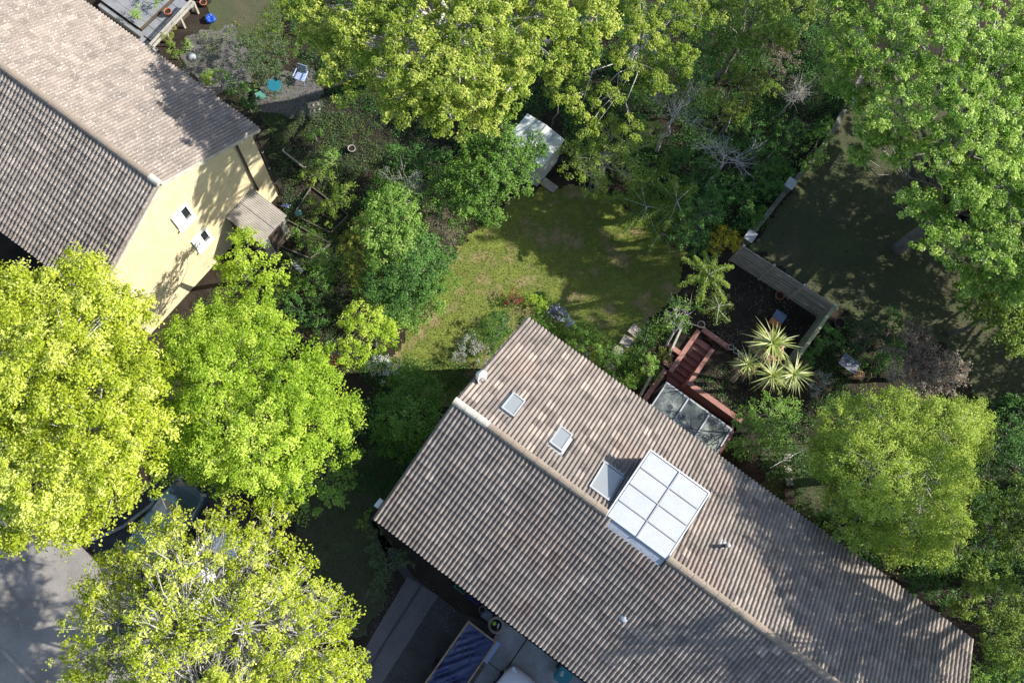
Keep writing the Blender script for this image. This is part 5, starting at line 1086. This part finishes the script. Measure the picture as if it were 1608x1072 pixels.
# cabbage palm
cp=thing('cabbage_palm','cabbage palm with four spiky pale green heads on leaning stems','palm',og(1195,612))
pb_=og(1195,612); lf=[]
for k in range(4):
    me=bpy.data.meshes.new('leaf'); n=6; l=.72*(1,.9,1.08,.8)[k]; b_=(.05,.14,.22,.34)[k]; vs=[];
    for i in range(n):
        q=i/(n-1); x=q*l; zc=-b_*q*q*2.2; w_=.024*(math.sin(pi*min(1,q*.85+.12))**.6)*(1-q**4)
        vs+=[(x,-w_,zc+.008),(x,0,zc),(x,w_,zc+.008)]
    fs=[(3*i+j,3*i+3+j,3*i+4+j,3*i+1+j) for i in range(n-1) for j in (0,1)]
    me.from_pydata(vs,[],fs); me.materials.append(LM['palm']); a_=me.attributes.new('tint','FLOAT','FACE'); a_.data.foreach_set('value',[.35+.17*k]*len(fs)); lf.append(me)
for h,(px,py,z_,sc_,nl) in enumerate(((1212,540,4.6,1.30,88),(1174,572,4.0,.95,66),(1212,590,4.2,1.06,70),(1246,588,4.2,1.04,68))):
    c=at(px,py,z_); MB().tube([pb_ if h!=1 else at(1150,597,2.2),(pb_+c)/2+np.array([.12,0,-.1]) if h!=1 else (at(1150,597,2.2)+c)/2,c],[.11,.08,.06],8).build('stem',MT['bark'] if h!=1 else MT['wood'],cp,True)
    if h in (0,1):
        dv=[];rng=np.random.default_rng(h); m_=90; a=rng.uniform(0,6.28,m_); P=c+np.stack([np.cos(a)*.42*sc_,np.sin(a)*.42*sc_,-.35+0*a],1)*rng.uniform(.6,1.1,(m_,1)); v,q=leaf_quads(P,np.stack([np.cos(a)*.5,np.sin(a)*.5,0*a+.8],1),.5*sc_,rng,.10,.2); o_=quadmesh('dead_leaves',v,q,MT['straw'],None,cp)
    rng=np.random.default_rng(200+h)
    for i in range(nl):
        el=math.radians(88-95*((i+.5)/nl)**.75); az=i*2.39996+rng.normal(0,.25)
        X_=np.array([math.cos(el)*math.cos(az),math.cos(el)*math.sin(az),math.sin(el)]); Y_=unit(np.cross([0,0,1.],X_)); Z_=np.cross(X_,Y_); s_=sc_*rng.uniform(.68,1.12)
        o_=bpy.data.objects.new('leaf',lf[rng.integers(4)]); COL.objects.link(o_); o_.parent=cp; p_=c-parent_origin(cp)+X_*.04
        o_.matrix_local=Matrix([[X_[0]*s_,Y_[0]*s_,Z_[0]*s_,p_[0]],[X_[1]*s_,Y_[1]*s_,Z_[1]*s_,p_[1]],[X_[2]*s_,Y_[2]*s_,Z_[2]*s_,p_[2]],[0,0,0,1]])
# ================================================================== GROUND COVER
cover('ground_cover',('low weeds and leaf litter on the dark beds of the left garden','undergrowth'),[[(410,180),(560,180),(700,240),(700,300),(560,330),(540,480),(600,560),(520,600),(380,480),(450,330),(440,240)]],LM['shade'],8000,.055,.14,300,tshift=.2,lp=7)
cover('ground_cover',('green weeds scattered over the left garden beds','undergrowth'),[[(410,180),(560,180),(620,240),(560,330),(540,420),(470,420),(450,330),(440,240)],[(452,348),(548,340),(520,385),(488,408)],[(300,60),(460,0),(460,170),(400,140)]],LM['mid'],1500,.06,.12,301,tshift=-.1,lp=6)
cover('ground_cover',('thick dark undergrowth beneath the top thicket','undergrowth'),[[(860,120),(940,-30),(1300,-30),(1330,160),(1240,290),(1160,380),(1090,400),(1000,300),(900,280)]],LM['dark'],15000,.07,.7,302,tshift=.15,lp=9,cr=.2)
cover('ground_cover',('leaf litter and weeds over the palm garden soil','undergrowth'),[[(1075,440),(1160,405),(1290,495),(1250,570),(1190,600),(1150,560),(1100,515)],[(1090,600),(1150,570),(1200,600),(1160,650)]],LM['brown'],1100,.06,.02,303,lp=3,cr=.1,tshift=.1)
cover('ground_cover',('low green weeds around the terracotta stair and palm','undergrowth'),[[(1090,600),(1150,565),(1200,600),(1160,650)],[(1255,580),(1330,500),(1430,520),(1400,640),(1270,640)]],LM['dark'],1200,.06,.12,304,lp=6,tshift=.3)
cover('ground_cover',('mixed border foliage along the back eave','undergrowth'),[[(790,470),(850,460),(910,500),(990,560),(1030,500),(1060,520),(1030,600),(990,610),(930,575),(830,505),(760,560),(700,560),(760,500)]],LM['spring'],2600,.055,.22,305,tshift=-.25,lp=8)
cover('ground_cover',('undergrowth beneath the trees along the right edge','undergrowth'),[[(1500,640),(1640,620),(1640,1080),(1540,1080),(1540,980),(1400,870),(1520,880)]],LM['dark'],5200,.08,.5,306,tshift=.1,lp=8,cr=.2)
cover('ground_cover',('low dark planting in the strip between the gable and the front lawn','undergrowth'),[[(560,560),(760,570),(700,640),(640,740),(590,800),(540,760),(580,640)]],LM['dark'],2600,.06,.12,307,tshift=.0,lp=6)
cover('ground_cover',('fallen pale petals and leaves on the front verge and drive','fallen leaves'),[[(560,800),(660,900),(740,960),(650,1072),(520,1072),(480,900)]],LM['grey'],1300,.032,.01,308,lp=2,cr=.2,tshift=.0)
def blades(name,label,poly,lm,n,h,seed,ts=0.):
    rng=np.random.default_rng(seed); P=scatter(pxpoly(poly),n,rng); P=P[~in_sunk(P[:,0],P[:,1],.1)&~in_house(P[:,0],P[:,1])]; n=len(P)
    b=np.column_stack([P,G(P[:,0],P[:,1])+.005]); a=rng.uniform(0,6.28,n); d=np.column_stack([np.cos(a),np.sin(a),0*a])*.018; ln_=np.column_stack([rng.normal(0,.4,(n,2)),np.ones(n)])*(h*np.exp(rng.normal(0,.3,n)))[:,None]
    v=np.empty((n,3,3)); v[:,0]=b-d; v[:,1]=b+d; v[:,2]=b+ln_
    nz=np.sin(P[:,0]*1.9+1)*.10+np.sin(P[:,1]*2.3)*.10+.09*np.sin(P[:,0]*4.7+P[:,1]*5.2)
    o=quadmesh(name,v.reshape(-1,3),np.arange(n*3).reshape(-1,3),lm,np.clip(rng.normal(.5,.2,n)+nz+ts,0,1)); tag(o,label,'grass',kind='stuff')
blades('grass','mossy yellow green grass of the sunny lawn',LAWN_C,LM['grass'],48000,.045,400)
blades('grass','grass of the right lawn with shade put into its colour',LAWN_R,LM['grass2'],22000,.045,401)
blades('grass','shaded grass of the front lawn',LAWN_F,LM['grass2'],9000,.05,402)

cover('ground_cover',('sparse weeds and litter round the gravel at the top left','undergrowth'),[[(290,60),(370,40),(420,100),(510,110),(510,200),(420,200),(330,150),(280,110)],[(480,150),(600,170),(600,250),(480,230)]],LM['shade'],1800,.05,.06,309,lp=5,tshift=.1)
cover('ground_cover',('tangled undergrowth beside the weeping tree and side lawn','undergrowth'),[[(1180,690),(1290,620),(1400,620),(1540,660),(1500,900),(1330,880),(1210,780)]],LM['dark'],4200,.07,.25,310,lp=7,tshift=.1)

for k,(lab,spec,ts,m_) in enumerate((
 ('bright bushy shrub under the mid green maple beside the thicket',[(1060,140,3.4,26),(1035,120,3.2,22),(1080,120,3.6,24)],.0,'mid'),
 ('yellow green shrub in the thicket right of the twiggy tree',[(1140,170,3.6,26),(1120,150,3.6,20),(1165,190,3.2,18)],.12,'mid'),
 ('green shrub filling the gap below the top edge trees',[(1150,110,4.,28),(1210,140,3.4,22),(1125,100,4,20)],.05,'mid'),
 ('dense dim shrub between the twiggy trees and the ivy',[(1110,270,2.8,30),(1060,250,3,26),(1150,290,2.6,28),(1080,290,2.6,22)],.3,'dark'),
 ('leafy shrub behind the pale shed under the maples',[(880,150,3.6,26),(910,130,3.6,24),(860,130,3.4,20)],.0,'mid'),
 ('feathery shrub at the right top corner of the sunny lawn',[(1020,280,2.4,24),(1000,300,2.2,18),(1040,260,2.6,20)],.12,'mid'),
 ('dark shrub below the top maple beside the small tree',[(650,250,2.4,28),(690,255,2.4,24),(620,240,2.,20)],.3,'dark'),
 ('dull green shrub between the vegetable beds and the conifer',[(540,300,1.6,22),(525,320,1.4,18)],.0,'mid'),
 ('tufty dark plant patch just inside the upper vegetable bed',[(505,330,.7,18),(520,345,.6,14),(490,318,.6,12)],-.05,'mid'),
 ('green plants filling the lower vegetable bed',[(480,375,.7,18),(495,390,.6,14),(465,365,.6,12)],-.1,'spring'),
 ('leafy plants on the soil between the beds and dark fence',[(440,450,1.2,22),(460,440,1.0,16),(430,470,1.2,18)],-.1,'mid'),
 )):
    bush('garden_shrub',lab,spec,LM[m_],dens=11,cr=.15,lp=24,leaf=.07,seed=140+k,tshift=ts,lumps=.3)

cover('ground_cover',('dense undergrowth below the shrubs left of the sunny lawn','undergrowth'),[[(540,400),(600,260),(700,250),(800,290),(740,350),(700,430),(650,520),(560,480)]],LM['spring'],3000,.07,.4,311,tshift=-.35,lp=8,cr=.18)

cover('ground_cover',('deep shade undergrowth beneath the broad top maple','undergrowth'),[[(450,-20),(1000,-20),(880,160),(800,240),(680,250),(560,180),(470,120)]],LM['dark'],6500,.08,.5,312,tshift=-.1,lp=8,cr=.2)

cover('ground_cover',('weeds along the foot of the cream gable and lean-to','undergrowth'),[[(405,205),(445,215),(490,330),(520,400),(470,440),(400,440),(330,500),(300,480),(400,400),(450,345),(430,290)]],LM['shade'],1500,.05,.10,313,lp=6,tshift=.1)
def roof_litter(rf,o,s0,s1,ze,D,dz,n,seed):
    rng=np.random.default_rng(seed); P=[];Nn=[]
    for _ in range(n):
        s=rng.uniform(s0,s1); t=D*rng.random() if rng.random()<.6 else (D/2+rng.normal(0,.25)); t=min(max(t,.05),D-.05)
        if o is M0 and DS0-.1<s<DS1+.1 and DT0-.1<t<DT1+.2: continue
        p=slope_pt(o,ze,D,dz,s,t,.125); P.append(p); Nn.append((rng.normal(0,.3),rng.normal(0,.3),1))
    v_,q=leaf_quads(np.array(P),np.array(Nn,float),.045,rng,.7); ob=quadmesh('leaf_litter',v_,q,LM['gold'],rng.uniform(0,.5,len(P)),rf); ob['kind']='stuff'
roof_litter(mroof,M0,.2,LL-.2,ZE,DD,DZ,420,1); roof_litter(lroof,L0,-LLEN+.2,-.2,LZE,LDD,LDZ,220,2)

cover('ground_cover',('leaf litter scattered over the road and parking apron','fallen leaves'),[[(-20,800),(140,850),(300,720),(420,900),(480,1100),(-20,1100)]],LM['gold'],900,.035,.01,314,lp=2,cr=.25,tshift=-.3)
